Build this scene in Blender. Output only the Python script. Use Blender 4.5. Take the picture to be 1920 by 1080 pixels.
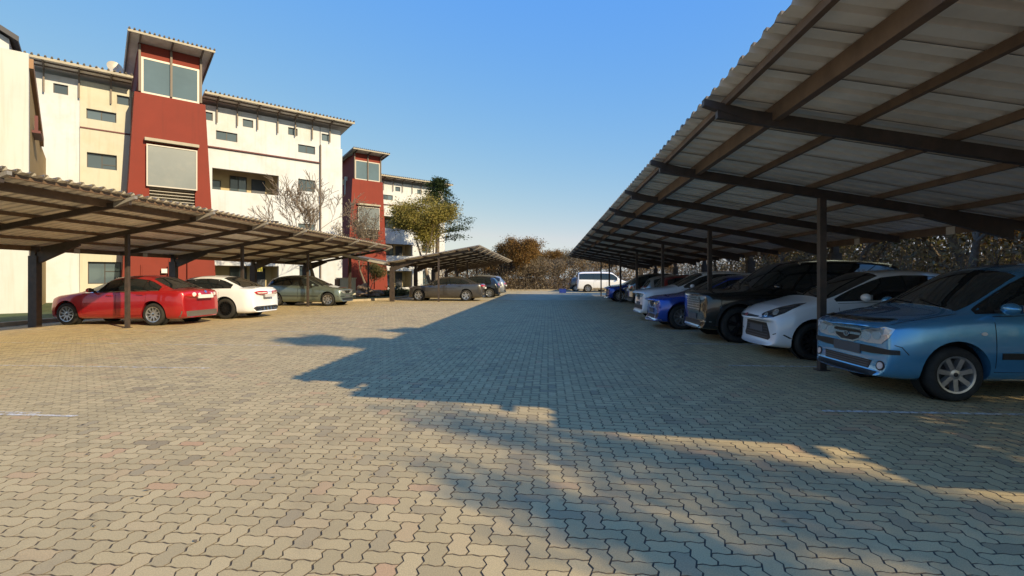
import bpy, bmesh, math, random
import numpy as np
from mathutils import Vector, Matrix
from mathutils.bvhtree import BVHTree

for _o in list(bpy.data.objects):
    bpy.data.objects.remove(_o)
SC = bpy.context.scene
COL = SC.collection
R = math.radians

# ------------------------------------------------------------------ camera
FPX, EYE = 930.0, 1.34                     # focal length in photo pixels, eye height
YAW = math.atan(67.5 / FPX)
cam_d = bpy.data.cameras.new('camera')
cam_d.sensor_width = 36.0
cam_d.lens = FPX / 1920 * 36.0
cam_d.shift_y = -19 / 1920
cam_d.clip_start = 0.05
cam_d.clip_end = 3000
cam = bpy.data.objects.new('camera', cam_d)
COL.objects.link(cam)
cam.location = (0, 0, EYE)
cam.rotation_euler = (R(90), 0, YAW)
SC.camera = cam

# ------------------------------------------------------------------ sky and sun
SUN = Vector((1.60, -1.10, 1.0)).normalized()      # towards the sun
EL = math.asin(SUN.z)
AZ = math.atan2(SUN.x, SUN.y)
world = bpy.data.worlds.new('World')
SC.world = world
world.use_nodes = True
wn = world.node_tree
wn.nodes.clear()
sky = wn.nodes.new('ShaderNodeTexSky')
sky.sky_type = 'NISHITA'
sky.sun_disc = False
sky.sun_elevation = EL
sky.sun_rotation = AZ
sky.altitude = 1400
sky.air_density = 1.0
sky.dust_density = 0.5
sky.ozone_density = 3.0
bg = wn.nodes.new('ShaderNodeBackground')
bg.inputs['Strength'].default_value = 0.15
wo = wn.nodes.new('ShaderNodeOutputWorld')
# the photograph's sky response: blue held level, red and green rising towards the horizon
sep = wn.nodes.new('ShaderNodeSeparateColor')
comb = wn.nodes.new('ShaderNodeCombineColor')
wn.links.new(sky.outputs['Color'], sep.inputs[0])
for _i, (_p, _k) in enumerate(((1.0, .515), (.46, .96), (-.17, 3.08))):
    pw = wn.nodes.new('ShaderNodeMath')
    pw.operation = 'POWER'
    pw.inputs[1].default_value = _p
    ml = wn.nodes.new('ShaderNodeMath')
    ml.operation = 'MULTIPLY'
    ml.inputs[1].default_value = _k
    wn.links.new(sep.outputs[_i], pw.inputs[0])
    wn.links.new(pw.outputs[0], ml.inputs[0])
    _chan = ml.outputs[0] if not _i else _chan
    if _i == 1:                                    # red never above green: no pink near the horizon
        mn = wn.nodes.new('ShaderNodeMath')
        mn.operation = 'MINIMUM'
        sc_ = wn.nodes.new('ShaderNodeMath')
        sc_.operation = 'MULTIPLY'
        sc_.inputs[1].default_value = .92
        wn.links.new(ml.outputs[0], sc_.inputs[0])
        wn.links.new(_chan, mn.inputs[0])
        wn.links.new(sc_.outputs[0], mn.inputs[1])
        wn.links.new(mn.outputs[0], comb.inputs[0])
    if _i:
        wn.links.new(ml.outputs[0], comb.inputs[_i])
wn.links.new(comb.outputs[0], bg.inputs['Color'])
wn.links.new(bg.outputs[0], wo.inputs['Surface'])
sun_d = bpy.data.lights.new('sun', 'SUN')
sun_d.energy = 2.75
sun_d.angle = R(0.53)
sun_d.color = (1.0, 0.81, 0.50)
sun = bpy.data.objects.new('sun', sun_d)
COL.objects.link(sun)
sun.rotation_euler = SUN.to_track_quat('Z', 'Y').to_euler()
sun.location = (30, -25, 30)
SC.view_settings.view_transform = 'Standard'
SC.view_settings.look = 'None'
SC.view_settings.exposure = 1.17
SC.view_settings.gamma = 1.0
SC.render.resolution_x, SC.render.resolution_y = 1024, 576
SC.cycles.max_bounces = 8

# ------------------------------------------------------------------ photo pixel helpers
FW = Vector((-math.sin(YAW), math.cos(YAW), 0))
RT = Vector((math.cos(YAW), math.sin(YAW), 0))
CP = Vector((0, 0, EYE))
def ray(px, py):
    return FW + RT * ((px - 960) / FPX) + Vector((0, 0, (521 - py) / FPX))
def at(px, py, zc):
    return CP + ray(px, py) * zc
def gp(px, py, z=0.0):
    d = ray(px, py)
    return CP + d * ((z - EYE) / d.z)

# ------------------------------------------------------------------ materials
MATS = {}
def mat(name, col=(.5, .5, .5), rough=.6, metal=0.0, spec=.5, coat=0.0, var=0.0, vscale=3.0, bump=0.0,
        bscale=40.0, dirt=None, dirt_amt=0.0, dscale=1.2, emit=None, estr=0.0, alpha=1.0, randvar=0.0, trans=0.0, streak=None, streak_amt=.5):
    if name in MATS:
        return MATS[name]
    m = bpy.data.materials.new(name)
    m.use_nodes = True
    nt = m.node_tree
    N, K = nt.nodes, nt.links
    b = N['Principled BSDF']
    b.inputs['Roughness'].default_value = rough
    b.inputs['Metallic'].default_value = metal
    b.inputs['Specular IOR Level'].default_value = spec
    b.inputs['Coat Weight'].default_value = coat
    b.inputs['Coat Roughness'].default_value = .03
    b.inputs['Transmission Weight'].default_value = trans
    b.inputs['Alpha'].default_value = alpha
    c4 = (*col, 1)
    b.inputs['Base Color'].default_value = c4
    if emit:
        b.inputs['Emission Color'].default_value = (*emit, 1)
        b.inputs['Emission Strength'].default_value = estr
    if not (var or bump or dirt or randvar):
        MATS[name] = m
        return m
    geo = N.new('ShaderNodeNewGeometry')
    pos = geo.outputs['Position']
    cur = None
    def noise(scale, detail=4.0, rough_=.6):
        n = N.new('ShaderNodeTexNoise')
        n.inputs['Scale'].default_value = scale
        n.inputs['Detail'].default_value = detail
        n.inputs['Roughness'].default_value = rough_
        K.new(pos, n.inputs['Vector'])
        return n.outputs['Fac']
    def mix(a, bcol, fac):
        x = N.new('ShaderNodeMix')
        x.data_type = 'RGBA'
        if isinstance(fac, float):
            x.inputs[0].default_value = fac
        else:
            K.new(fac, x.inputs[0])
        for sock, v in ((x.inputs[6], a), (x.inputs[7], bcol)):
            if isinstance(v, tuple):
                sock.default_value = (*v[:3], 1)
            else:
                K.new(v, sock)
        return x.outputs[2]
    def ramp(fac, lo, hi):
        r = N.new('ShaderNodeMapRange')
        r.inputs[1].default_value = lo
        r.inputs[2].default_value = hi
        K.new(fac, r.inputs[0])
        return r.outputs[0]
    cur = tuple(col)
    if var:
        d = tuple(max(0, c * (1 - var)) for c in col)
        l = tuple(min(1, c * (1 + var)) for c in col)
        cur = mix(d, l, ramp(noise(vscale), .3, .7))
    if randvar:
        oi = N.new('ShaderNodeObjectInfo')
        hs = N.new('ShaderNodeHueSaturation')
        mr = N.new('ShaderNodeMapRange')
        mr.inputs[3].default_value = 1 - randvar
        mr.inputs[4].default_value = 1 + randvar
        K.new(oi.outputs['Random'], mr.inputs[0])
        K.new(mr.outputs[0], hs.inputs['Value'])
        if isinstance(cur, tuple):
            hs.inputs['Color'].default_value = (*cur, 1)
        else:
            K.new(cur, hs.inputs['Color'])
        cur = hs.outputs['Color']
    if dirt:
        f = ramp(noise(dscale, 6.0, .7), .48, .72)
        mm = N.new('ShaderNodeMath')
        mm.operation = 'MULTIPLY'
        mm.inputs[1].default_value = dirt_amt
        K.new(f, mm.inputs[0])
        cur = mix(cur, tuple(dirt), mm.outputs[0])
    if streak:                                     # rain streaks running down
        mp = N.new('ShaderNodeMapping')
        mp.inputs['Scale'].default_value = (2.6, 2.6, .16)
        K.new(pos, mp.inputs['Vector'])
        sn = N.new('ShaderNodeTexNoise')
        sn.inputs['Scale'].default_value = 1.6
        sn.inputs['Detail'].default_value = 6
        sn.inputs['Roughness'].default_value = .65
        K.new(mp.outputs[0], sn.inputs['Vector'])
        sm = N.new('ShaderNodeMath')
        sm.operation = 'MULTIPLY'
        sm.inputs[1].default_value = streak_amt
        K.new(ramp(sn.outputs['Fac'], .52, .75), sm.inputs[0])
        cur = mix(cur, tuple(streak), sm.outputs[0])
    if not isinstance(cur, tuple):
        K.new(cur, b.inputs['Base Color'])
    if bump:
        bp = N.new('ShaderNodeBump')
        bp.inputs['Strength'].default_value = bump
        bp.inputs['Distance'].default_value = .01
        K.new(noise(bscale, 5.0), bp.inputs['Height'])
        K.new(bp.outputs[0], b.inputs['Normal'])
    MATS[name] = m
    return m

# ------------------------------------------------------------------ mesh builder and object helpers
class MB:
    def __init__(s):
        s.v, s.f = [], []
    def add(s, vs, fs):
        o = len(s.v)
        s.v += [tuple(p) for p in vs]
        s.f += [tuple(i + o for i in f) for f in fs]
        return s
    def box(s, x0, x1, y0, y1, z0, z1):
        return s.add([(x0, y0, z0), (x1, y0, z0), (x1, y1, z0), (x0, y1, z0), (x0, y0, z1), (x1, y0, z1), (x1, y1, z1), (x0, y1, z1)],
                     [(0, 3, 2, 1), (4, 5, 6, 7), (0, 1, 5, 4), (1, 2, 6, 5), (2, 3, 7, 6), (3, 0, 4, 7)])
    def hexa(s, p):       # 8 corners, bottom ring then top ring
        return s.add(p, [(0, 3, 2, 1), (4, 5, 6, 7), (0, 1, 5, 4), (1, 2, 6, 5), (2, 3, 7, 6), (3, 0, 4, 7)])
    def bar(s, a, b, w, h, up=(0, 0, 1)):   # rectangular bar from a to b
        a, b = Vector(a), Vector(b)
        d = (b - a).normalized()
        u = Vector(up)
        sx = d.cross(u)
        if sx.length < 1e-4:
            sx = d.cross(Vector((1, 0, 0)))
        sx.normalize()
        sz = sx.cross(d)
        o = [(-1, -1), (1, -1), (1, 1), (-1, 1)]
        return s.hexa([a + sx * i * w / 2 + sz * j * h / 2 for i, j in o] + [b + sx * i * w / 2 + sz * j * h / 2 for i, j in o])
    def tube(s, a, b, r0, r1, n=6, caps=True):
        a, b = Vector(a), Vector(b)
        d = (b - a).normalized()
        sx = d.cross(Vector((0, 0, 1)))
        if sx.length < 1e-3:
            sx = Vector((1, 0, 0))
        sx.normalize()
        sy = sx.cross(d)
        vs = []
        for p, r in ((a, r0), (b, r1)):
            for i in range(n):
                t = 2 * math.pi * i / n
                vs.append(p + sx * math.cos(t) * r + sy * math.sin(t) * r)
        fs = [(i, (i + 1) % n, n + (i + 1) % n, n + i) for i in range(n)]
        if caps:
            fs += [tuple(range(n))[::-1], tuple(range(n, 2 * n))]
        return s.add(vs, fs)
    def lathe_y(s, prof, n=28, cy=0.0):     # profile of (r, y), turned about the y axis
        vs = []
        for r, y in prof:
            for i in range(n):
                t = 2 * math.pi * i / n
                vs.append((r * math.cos(t), y + cy, r * math.sin(t)))
        fs = []
        for j in range(len(prof) - 1):
            for i in range(n):
                fs.append((j * n + i, j * n + (i + 1) % n, (j + 1) * n + (i + 1) % n, (j + 1) * n + i))
        return s.add(vs, fs)
    def prism(s, poly, a, b, axis='y'):     # polygon of 2-D points, extruded from a to b along an axis
        n = len(poly)
        def P(p, t):
            return {'y': (p[0], t, p[1]), 'z': (p[0], p[1], t), 'x': (t, p[0], p[1])}[axis]
        vs = [P(p, a) for p in poly] + [P(p, b) for p in poly]
        fs = [tuple(range(n))[::-1], tuple(range(n, 2 * n))] + [(i, (i + 1) % n, n + (i + 1) % n, n + i) for i in range(n)]
        return s.add(vs, fs)
    def mesh(s, name='mesh', smooth=None, fix=True):
        m = bpy.data.meshes.new(name)
        m.from_pydata(s.v, [], s.f)
        if fix:
            bm = bmesh.new()
            bm.from_mesh(m)
            bmesh.ops.recalc_face_normals(bm, faces=bm.faces)
            bm.to_mesh(m)
            bm.free()
        m.update()
        if smooth is not None:
            m.shade_smooth()
            m.set_sharp_from_angle(angle=R(smooth))
        return m

def obj(name, me, material, parent=None, loc=None, rz=None, smooth=None, fix=True):
    if isinstance(me, MB):
        me = me.mesh(name, smooth, fix)
    if material is not None and not me.materials:
        me.materials.append(material if not isinstance(material, str) else MATS[material])
    o = bpy.data.objects.new(name, me)
    COL.objects.link(o)
    if parent is not None:
        o.parent = parent
    if loc is not None:
        o.location = loc
    if rz is not None:
        o.rotation_euler = (0, 0, rz)
    return o
def tag(o, label=None, cat=None, group=None, kind=None):
    if label: o['label'] = label
    if cat: o['category'] = cat
    if group: o['group'] = group
    if kind: o['kind'] = kind
    return o
def thing(name, label, cat, loc=(0, 0, 0), rz=0.0, group=None):
    o = bpy.data.objects.new(name, None)
    o.empty_display_size = .2
    COL.objects.link(o)
    o.location = loc
    o.rotation_euler = (0, 0, rz)
    return tag(o, label, cat, group)
def copy_tree(o, parent=None):
    c = o.copy()
    COL.objects.link(c)
    c.parent = parent
    for ch in o.children:
        copy_tree(ch, c)
    return c
def fast_mesh(name, verts, faces, n):       # numpy arrays, faces all with n corners
    m = bpy.data.meshes.new(name)
    m.vertices.add(len(verts))
    m.vertices.foreach_set('co', np.ascontiguousarray(verts, dtype=np.float32).ravel())
    nf = len(faces)
    m.loops.add(nf * n)
    m.polygons.add(nf)
    m.loops.foreach_set('vertex_index', np.ascontiguousarray(faces, dtype=np.int32).ravel())
    m.polygons.foreach_set('loop_start', np.arange(0, nf * n, n, dtype=np.int32))
    m.polygons.foreach_set('loop_total', np.full(nf, n, dtype=np.int32))
    m.update(calc_edges=True)
    return m

# ------------------------------------------------------------------ ground: joints, pavers, far paving, lawn, verge
M_joint = mat('joint_sand', (.075, .062, .046), .95, var=.3, vscale=9)
def paver_material(name, per_object):
    m = bpy.data.materials.new(name)
    m.use_nodes = True
    nt = m.node_tree
    N, K = nt.nodes, nt.links
    b = N['Principled BSDF']
    b.inputs['Roughness'].default_value = .85
    b.inputs['Specular IOR Level'].default_value = .3
    geo = N.new('ShaderNodeNewGeometry')
    def noise(scale, det=4, ro=.6):
        n = N.new('ShaderNodeTexNoise')
        n.inputs['Scale'].default_value = scale
        n.inputs['Detail'].default_value = det
        n.inputs['Roughness'].default_value = ro
        K.new(geo.outputs['Position'], n.inputs['Vector'])
        return n.outputs['Fac']
    def mr(f, a, c, lo=0., hi=1.):
        r = N.new('ShaderNodeMapRange')
        for i, v in enumerate((a, c, lo, hi)):
            r.inputs[i + 1].default_value = v
        K.new(f, r.inputs[0])
        return r.outputs[0]
    def mix(a, c, fac, mode='MIX'):
        x = N.new('ShaderNodeMix')
        x.data_type = 'RGBA'
        x.blend_type = mode
        if isinstance(fac, float): x.inputs[0].default_value = fac
        else: K.new(fac, x.inputs[0])
        for s, v in ((x.inputs[6], a), (x.inputs[7], c)):
            if isinstance(v, tuple): s.default_value = (*v, 1)
            else: K.new(v, s)
        return x.outputs[2]
    if per_object:
        oi = N.new('ShaderNodeObjectInfo')
        rnd = oi.outputs['Random']
    else:
        a = N.new('ShaderNodeAttribute')
        a.attribute_name = 'tone'
        rnd = a.outputs['Fac']
    cr = N.new('ShaderNodeValToRGB')
    els = cr.color_ramp.elements
    els[0].position, els[0].color = 0.0, (0.315, 0.247, 0.146, 1)
    els[1].position, els[1].color = 1.0, (0.513, 0.319, 0.177, 1)
    for p, c in ((.05, (0.355, 0.285, 0.176)), (.12, (0.413, 0.328, 0.181)), (.5, (0.478, 0.376, 0.204)), (.86, (0.541, 0.425, 0.234)), (.965, (0.501, 0.366, 0.201)), (.985, (0.513, 0.340, 0.195))):
        e = els.new(p)
        e.color = (*c, 1)
    K.new(rnd, cr.inputs[0])
    col = mix(cr.outputs[0], (0.478, 0.376, 0.204), mr(noise(.35, 3), .40, .62, .0, .55))
    col = mix(col, (0.254, 0.195, 0.120), mr(noise(.9, 6, .7), .52, .75, 0, .6))          # old tyre and oil stains
    col = mix(col, (0.100, 0.085, 0.054), mr(noise(2.6, 5, .6), .66, .74, 0, .55))         # small oil drips
    fine = mr(noise(160, 3, .7), .25, .75, .72, 1.28)
    g = N.new('ShaderNodeCombineColor')
    for i in range(3): K.new(fine, g.inputs[i])
    col = mix(col, g.outputs[0], 1.0, 'MULTIPLY')
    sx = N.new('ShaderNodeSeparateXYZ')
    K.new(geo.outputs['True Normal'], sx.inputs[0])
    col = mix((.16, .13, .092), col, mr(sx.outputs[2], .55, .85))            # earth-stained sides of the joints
    K.new(col, b.inputs['Base Color'])
    bp = N.new('ShaderNodeBump')
    bp.inputs['Strength'].default_value = .5
    bp.inputs['Distance'].default_value = .004
    K.new(noise(130, 4), bp.inputs['Height'])
    K.new(bp.outputs[0], b.inputs['Normal'])
    return m
M_pav_o = paver_material('paver_single', True)
M_pav_s = paver_material('paver_field', False)
M_far = mat('paving_far', (.42, .36, .235), .9, var=.22, vscale=1.3, dirt=(.28, .24, .17), dirt_amt=.6, dscale=.35, bump=.3, bscale=9)
M_soil = mat('dry_soil', (.20, .145, .085), .95, var=.35, vscale=.7, dirt=(.10, .075, .045), dirt_amt=.8, dscale=2.0, bump=.8, bscale=14)
M_lawn = mat('lawn', (.060, .085, .022), .95, var=.4, vscale=2.5, dirt=(.15, .12, .05), dirt_amt=.6, dscale=.8, bump=1.0, bscale=60)
M_kerb = mat('kerb_concrete', (.36, .30, .215), .85, var=.2, vscale=3, bump=.3, dirt=(.2, .16, .11), dirt_amt=.5, randvar=.1)

gm = MB().add([(-900, -300, -.06), (900, -300, -.06), (900, 1500, -.06), (-900, 1500, -.06)], [(0, 1, 2, 3)])
tag(obj('ground', gm, M_soil), kind='structure')
YFAR = 30.0
pave = tag(obj('pavement', MB().add([(-14.99, -9, -.0038), (9.0, -9, -.0038), (9.0, YFAR, -.0038), (-14.99, YFAR, -.0038)], [(0, 1, 2, 3)]), M_joint), kind='structure')
obj('far_paving', MB().add([(-14.99, YFAR, -.002), (22, YFAR, -.002), (22, 52.4, -.002), (-14.99, 52.4, -.002)], [(0, 1, 2, 3)]), M_far, pave)

rng = np.random.default_rng(4)
PW = .099                                             # half length of a paver = its width
def paver_outline(cells, amp):
    # walk the outside of two grid cells; every grid edge carries the same wave, so neighbours interlock
    (w, h) = (2, 1) if cells == 'h' else (1, 2)
    pts = []
    def edge(x0, y0, dx, dy):
        ts = [0, .30, .70] if amp else [0]
        for t in ts:
            s = {0: 0, .30: 1, .70: -1}[t] * amp
            if dx > 0: pts.append((x0 + t, y0 + s * .55))
            elif dx < 0: pts.append((x0 - t, y0 - s * .55))
            elif dy > 0: pts.append((x0 + s, y0 + t))
            else: pts.append((x0 - s, y0 - t))
    for i in range(w): edge(i, 0, 1, 0)
    for j in range(h): edge(w, j, 0, 1)
    for i in range(w): edge(w - i, h, -1, 0)
    for j in range(h): edge(0, h - j, 0, -1)
    return np.array(pts, float), np.array([w / 2, h / 2])
def paver_shape(cells, amp):
    p, c = paver_outline(cells, amp)
    p = (p - c) * PW
    half = c * PW
    def shrink(d): return p * (1 - d / np.maximum(half, 1e-6))
    n = len(p)
    lo, hi = shrink(.0029), shrink(.0046)
    V = np.zeros((2 * n, 3))
    V[:n, :2], V[:n, 2] = lo, -.013
    V[n:, :2], V[n:, 2] = hi, 0
    mid = shrink(.0030)
    return V, n
SH = {(c, k): paver_shape(c, k) for c in 'hv' for k in (.11, 0.0)}
def visible(x, y):
    xc = x * math.cos(YAW) + y * math.sin(YAW)
    zc = -x * math.sin(YAW) + y * math.cos(YAW)
    return zc > 1.75 and abs(xc) < zc * 1.045 + .5
cells = []
for j in range(int(1.6 / PW), int(YFAR / PW) - 1):
    y = j * PW
    for i in range(int(-14.9 / PW), int(8.9 / PW)):
        k = (i - j) % 4
        if k == 0: c = ('h', (i + 1) * PW, (j + .5) * PW)
        elif k == 3: c = ('v', (i + .5) * PW, (j + 1) * PW)
        else: continue
        if visible(c[1], c[2]):
            cells.append(c)
cells.sort(key=lambda c: c[1] ** 2 + (c[2]) ** 2)
near = [c for c in cells if abs(c[1] - .0) < 1.06 * c[2] + .05]
def in_frame(c):
    zc = -c[1] * math.sin(YAW) + c[2] * math.cos(YAW)
    xc = c[1] * math.cos(YAW) + c[2] * math.sin(YAW)
    return zc > 2.28 and abs(xc / zc) < 1.0
near = [c for c in cells if in_frame(c)][:298]
near_set = set((c[0], round(c[1], 4), round(c[2], 4)) for c in near)
pm = {}
for c in 'hv':
    V, n = SH[(c, .11)]
    mb = MB().add(V, [tuple(range(n, 2 * n))] + [(i, (i + 1) % n, n + (i + 1) % n, n + i) for i in range(n)])
    pm[c] = mb.mesh('paver_' + c)
    pm[c].materials.append(M_pav_o)
for c, x, y in near:
    o = obj('paver', pm[c], None, pave, (x, y, float(np.clip(rng.normal(0, .0005), -.0009, .0012))))
    o.rotation_euler = (rng.normal(0, .0028), rng.normal(0, .0028), rng.normal(0, .006))
def paver_field(lst, amp, name):
    groups = []
    for c in 'hv':
        P = np.array([(x, y) for k, x, y in lst if k == c])
        V, n = SH[(c, amp)]
        m = len(P)
        vs = np.repeat(V[None], m, 0)
        tilt = np.clip(rng.normal(0, .003, (m, 2)), -.007, .007)
        vs[:, :, 2] += np.clip(rng.normal(0, .0005, (m, 1)), -.0009, .0012) + vs[:, :, 0] * tilt[:, :1] + vs[:, :, 1] * tilt[:, 1:]
        vs[:, :, 0] += P[:, :1]
        vs[:, :, 1] += P[:, 1:]
        groups.append((vs.reshape(-1, 3), n, m, rng.random(m)))
    verts = np.concatenate([g[0] for g in groups])
    loops, starts, totals, tone = [], [], [], []
    off = 0; ls = 0
    for vs, n, m, rn in groups:
        top = np.arange(n, 2 * n)
        side = np.array([(i, (i + 1) % n, n + (i + 1) % n, n + i) for i in range(n)]).ravel()
        one = np.concatenate([top, side])
        L = (one[None] + (np.arange(m) * 2 * n)[:, None] + off)
        tot = np.array([n] + [4] * n)
        T = np.tile(tot, m)
        loops.append(L.ravel()); totals.append(T)
        tone.append(np.repeat(rn, n + 1))
        off += m * 2 * n
    loops = np.concatenate(loops); totals = np.concatenate(totals); tone = np.concatenate(tone)
    starts = np.concatenate([[0], np.cumsum(totals)[:-1]])
    me = bpy.data.meshes.new(name)
    me.vertices.add(len(verts)); me.vertices.foreach_set('co', verts.astype(np.float32).ravel())
    me.loops.add(len(loops)); me.loops.foreach_set('vertex_index', loops.astype(np.int32))
    me.polygons.add(len(totals))
    me.polygons.foreach_set('loop_start', starts.astype(np.int32))
    me.polygons.foreach_set('loop_total', totals.astype(np.int32))
    me.update(calc_edges=True)
    me.shade_flat()
    at_ = me.attributes.new('tone', 'FLOAT', 'FACE')
    at_.data.foreach_set('value', tone.astype(np.float32))
    return tag(obj(name, me, M_pav_s, pave), kind='stuff')
rest = [c for c in cells if (c[0], round(c[1], 4), round(c[2], 4)) not in near_set]
paver_field([c for c in rest if c[2] < 10.5], .11, 'interlocking_pavers')
paver_field([c for c in rest if c[2] >= 10.5], 0.0, 'distant_pavers')

# worn white bay lines (thin paint)
def worn_paint(name, lo, hi):
    m = bpy.data.materials.new(name)
    m.use_nodes = True
    N, K = m.node_tree.nodes, m.node_tree.links
    b = N['Principled BSDF']
    b.inputs['Base Color'].default_value = (.74, .72, .68, 1)
    b.inputs['Roughness'].default_value = .8
    geo = N.new('ShaderNodeNewGeometry')
    n = N.new('ShaderNodeTexNoise')
    n.inputs['Scale'].default_value = 14
    n.inputs['Detail'].default_value = 8
    n.inputs['Roughness'].default_value = .75
    K.new(geo.outputs['Position'], n.inputs['Vector'])
    r = N.new('ShaderNodeMapRange')
    r.inputs[1].default_value, r.inputs[2].default_value = lo, hi
    K.new(n.outputs['Fac'], r.inputs[0])
    mm = N.new('ShaderNodeMath')
    mm.operation = 'MULTIPLY'
    mm.inputs[1].default_value = .85
    K.new(r.outputs[0], mm.inputs[0])
    K.new(mm.outputs[0], b.inputs['Alpha'])
    return m
M_paint = worn_paint('worn_paint', .40, .54)
M_paint2 = worn_paint('very_worn_paint', .45, .60)
def bay_line(x0, x1, y, w=.075, m=M_paint):
    o = obj('bay_line', MB().add([(x0, y - w / 2, .005), (x1, y - w / 2, .005), (x1, y + w / 2, .005), (x0, y + w / 2, .005)], [(0, 1, 2, 3)]), m, pave)
for k in range(-1, 10):
    bay_line(2.75, 8.4, 7.78 + 2.5 * k - (.08 if k == -1 else 0), .07)
for k in range(-1, 9):
    bay_line(-14.2, -5.6 if k > 1 else -5.0, 7.0 + 2.45 * k, .07, M_paint2)
bay_line(-5.6, -4.55, 4.48, .05)

# lawn, kerbs, verge
lawn_pts = [(-15.0, -9), (-15.0, 24.4), (-12.2, 26.1), (-9.75, 29.5), (-9.6, 52.4), (-9.6, 62), (-120, 62), (-120, -9)]
tag(obj('lawn', MB().prism(lawn_pts, -.05, .07, 'z'), M_lawn), kind='structure')
def kerb_run(pts, name='kerb', h=.12, w=.14, step=.9, parent=None):
    root = None
    for (x0, y0), (x1, y1) in zip(pts[:-1], pts[1:]):
        L = math.hypot(x1 - x0, y1 - y0)
        n = max(1, round(L / step))
        a = math.atan2(y1 - y0, x1 - x0)
        me = MB().box(.004, L / n - .004, -w / 2, w / 2, -.04, h).mesh('kerb_block')
        me.materials.append(M_kerb)
        for i in range(n):
            t = i / n
            loc = (x0 + (x1 - x0) * t, y0 + (y1 - y0) * t, 0)
            if root is None:
                root = tag(obj(name, me, None, None, loc, a), kind='structure')
                inv = Matrix.LocRotScale(Vector(loc), Matrix.Rotation(a, 3, 'Z').to_quaternion(), None).inverted()
            else:
                o = obj('kerb_block', me, None, root)
                M = inv @ Matrix.LocRotScale(Vector(loc), Matrix.Rotation(a, 3, 'Z').to_quaternion(), None)
                o.location = M.to_translation()
                o.rotation_euler = M.to_euler()
    return root
kerb_run([(-14.93, 6), (-14.93, 24.4), (-12.15, 26.05), (-9.68, 29.46), (-9.53, 40)], 'lawn_kerb')
kerb_run([(9.07, -2), (9.07, 40)], 'verge_kerb')
kerb_run([(-9.5, 52.5), (22, 52.5)], 'far_kerb', step=1.5)
tag(obj('verge', MB().add([(9.14, -20, .05), (60, -20, .05), (60, 42, .05), (9.14, 42, .05)], [(0, 1, 2, 3)]), M_soil), kind='structure')

# ------------------------------------------------------------------ carports
M_sheet = mat('roof_sheet', (.82, .765, .685), .6, metal=.0, var=.12, vscale=2, randvar=.07, dirt=(.58, .50, .40), dirt_amt=.5, dscale=1.5)
M_steel = mat('brown_steel', (.055, .042, .036), .55, var=.3, vscale=5, dirt=(.12, .07, .04), dirt_amt=.4, dscale=6)
M_purlin = mat('rusty_purlin', (.15, .095, .06), .6, var=.25, vscale=4, dirt=(.10, .06, .04), dirt_amt=.5, dscale=5)
M_pale = mat('pale_galvanised', (.55, .53, .49), .5, metal=.3, var=.1)
M_top = mat('roof_top', (.13, .115, .105), .6, var=.15, dirt=(.22, .18, .14), dirt_amt=.4)
M_brk = mat('grey_bracket', (.30, .28, .26), .5, metal=.2)
SLOPE = .178
def corr_sheet(length, pitch=.2286, n=3, hgt=.042):
    # ribs run down the slope (local x), pattern repeats along local y
    prof = []
    for k in range(n):
        o = k * pitch
        prof += [(o, 0), (o + .132, 0), (o + .152, hgt), (o + .2086, hgt)]
    prof.append((n * pitch + .02, 0))
    mb = MB()
    vs = [(0, y, z) for y, z in prof] + [(length, y, z) for y, z in prof]
    m = len(prof)
    mb.add(vs, [(i, i + 1, m + i + 1, m + i) for i in range(m - 1)])
    mb.add([(x, y, z + .004) for x, y, z in vs], [(i, i + 1, m + i + 1, m + i) for i in range(m - 1)])     # dark painted upper face
    me = mb.mesh('roof_sheet')
    me.materials.append(M_sheet)
    me.materials.append(M_top)
    for i_, p_ in enumerate(me.polygons):
        p_.material_index = 1 if i_ >= m - 1 else 0
    return me
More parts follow.
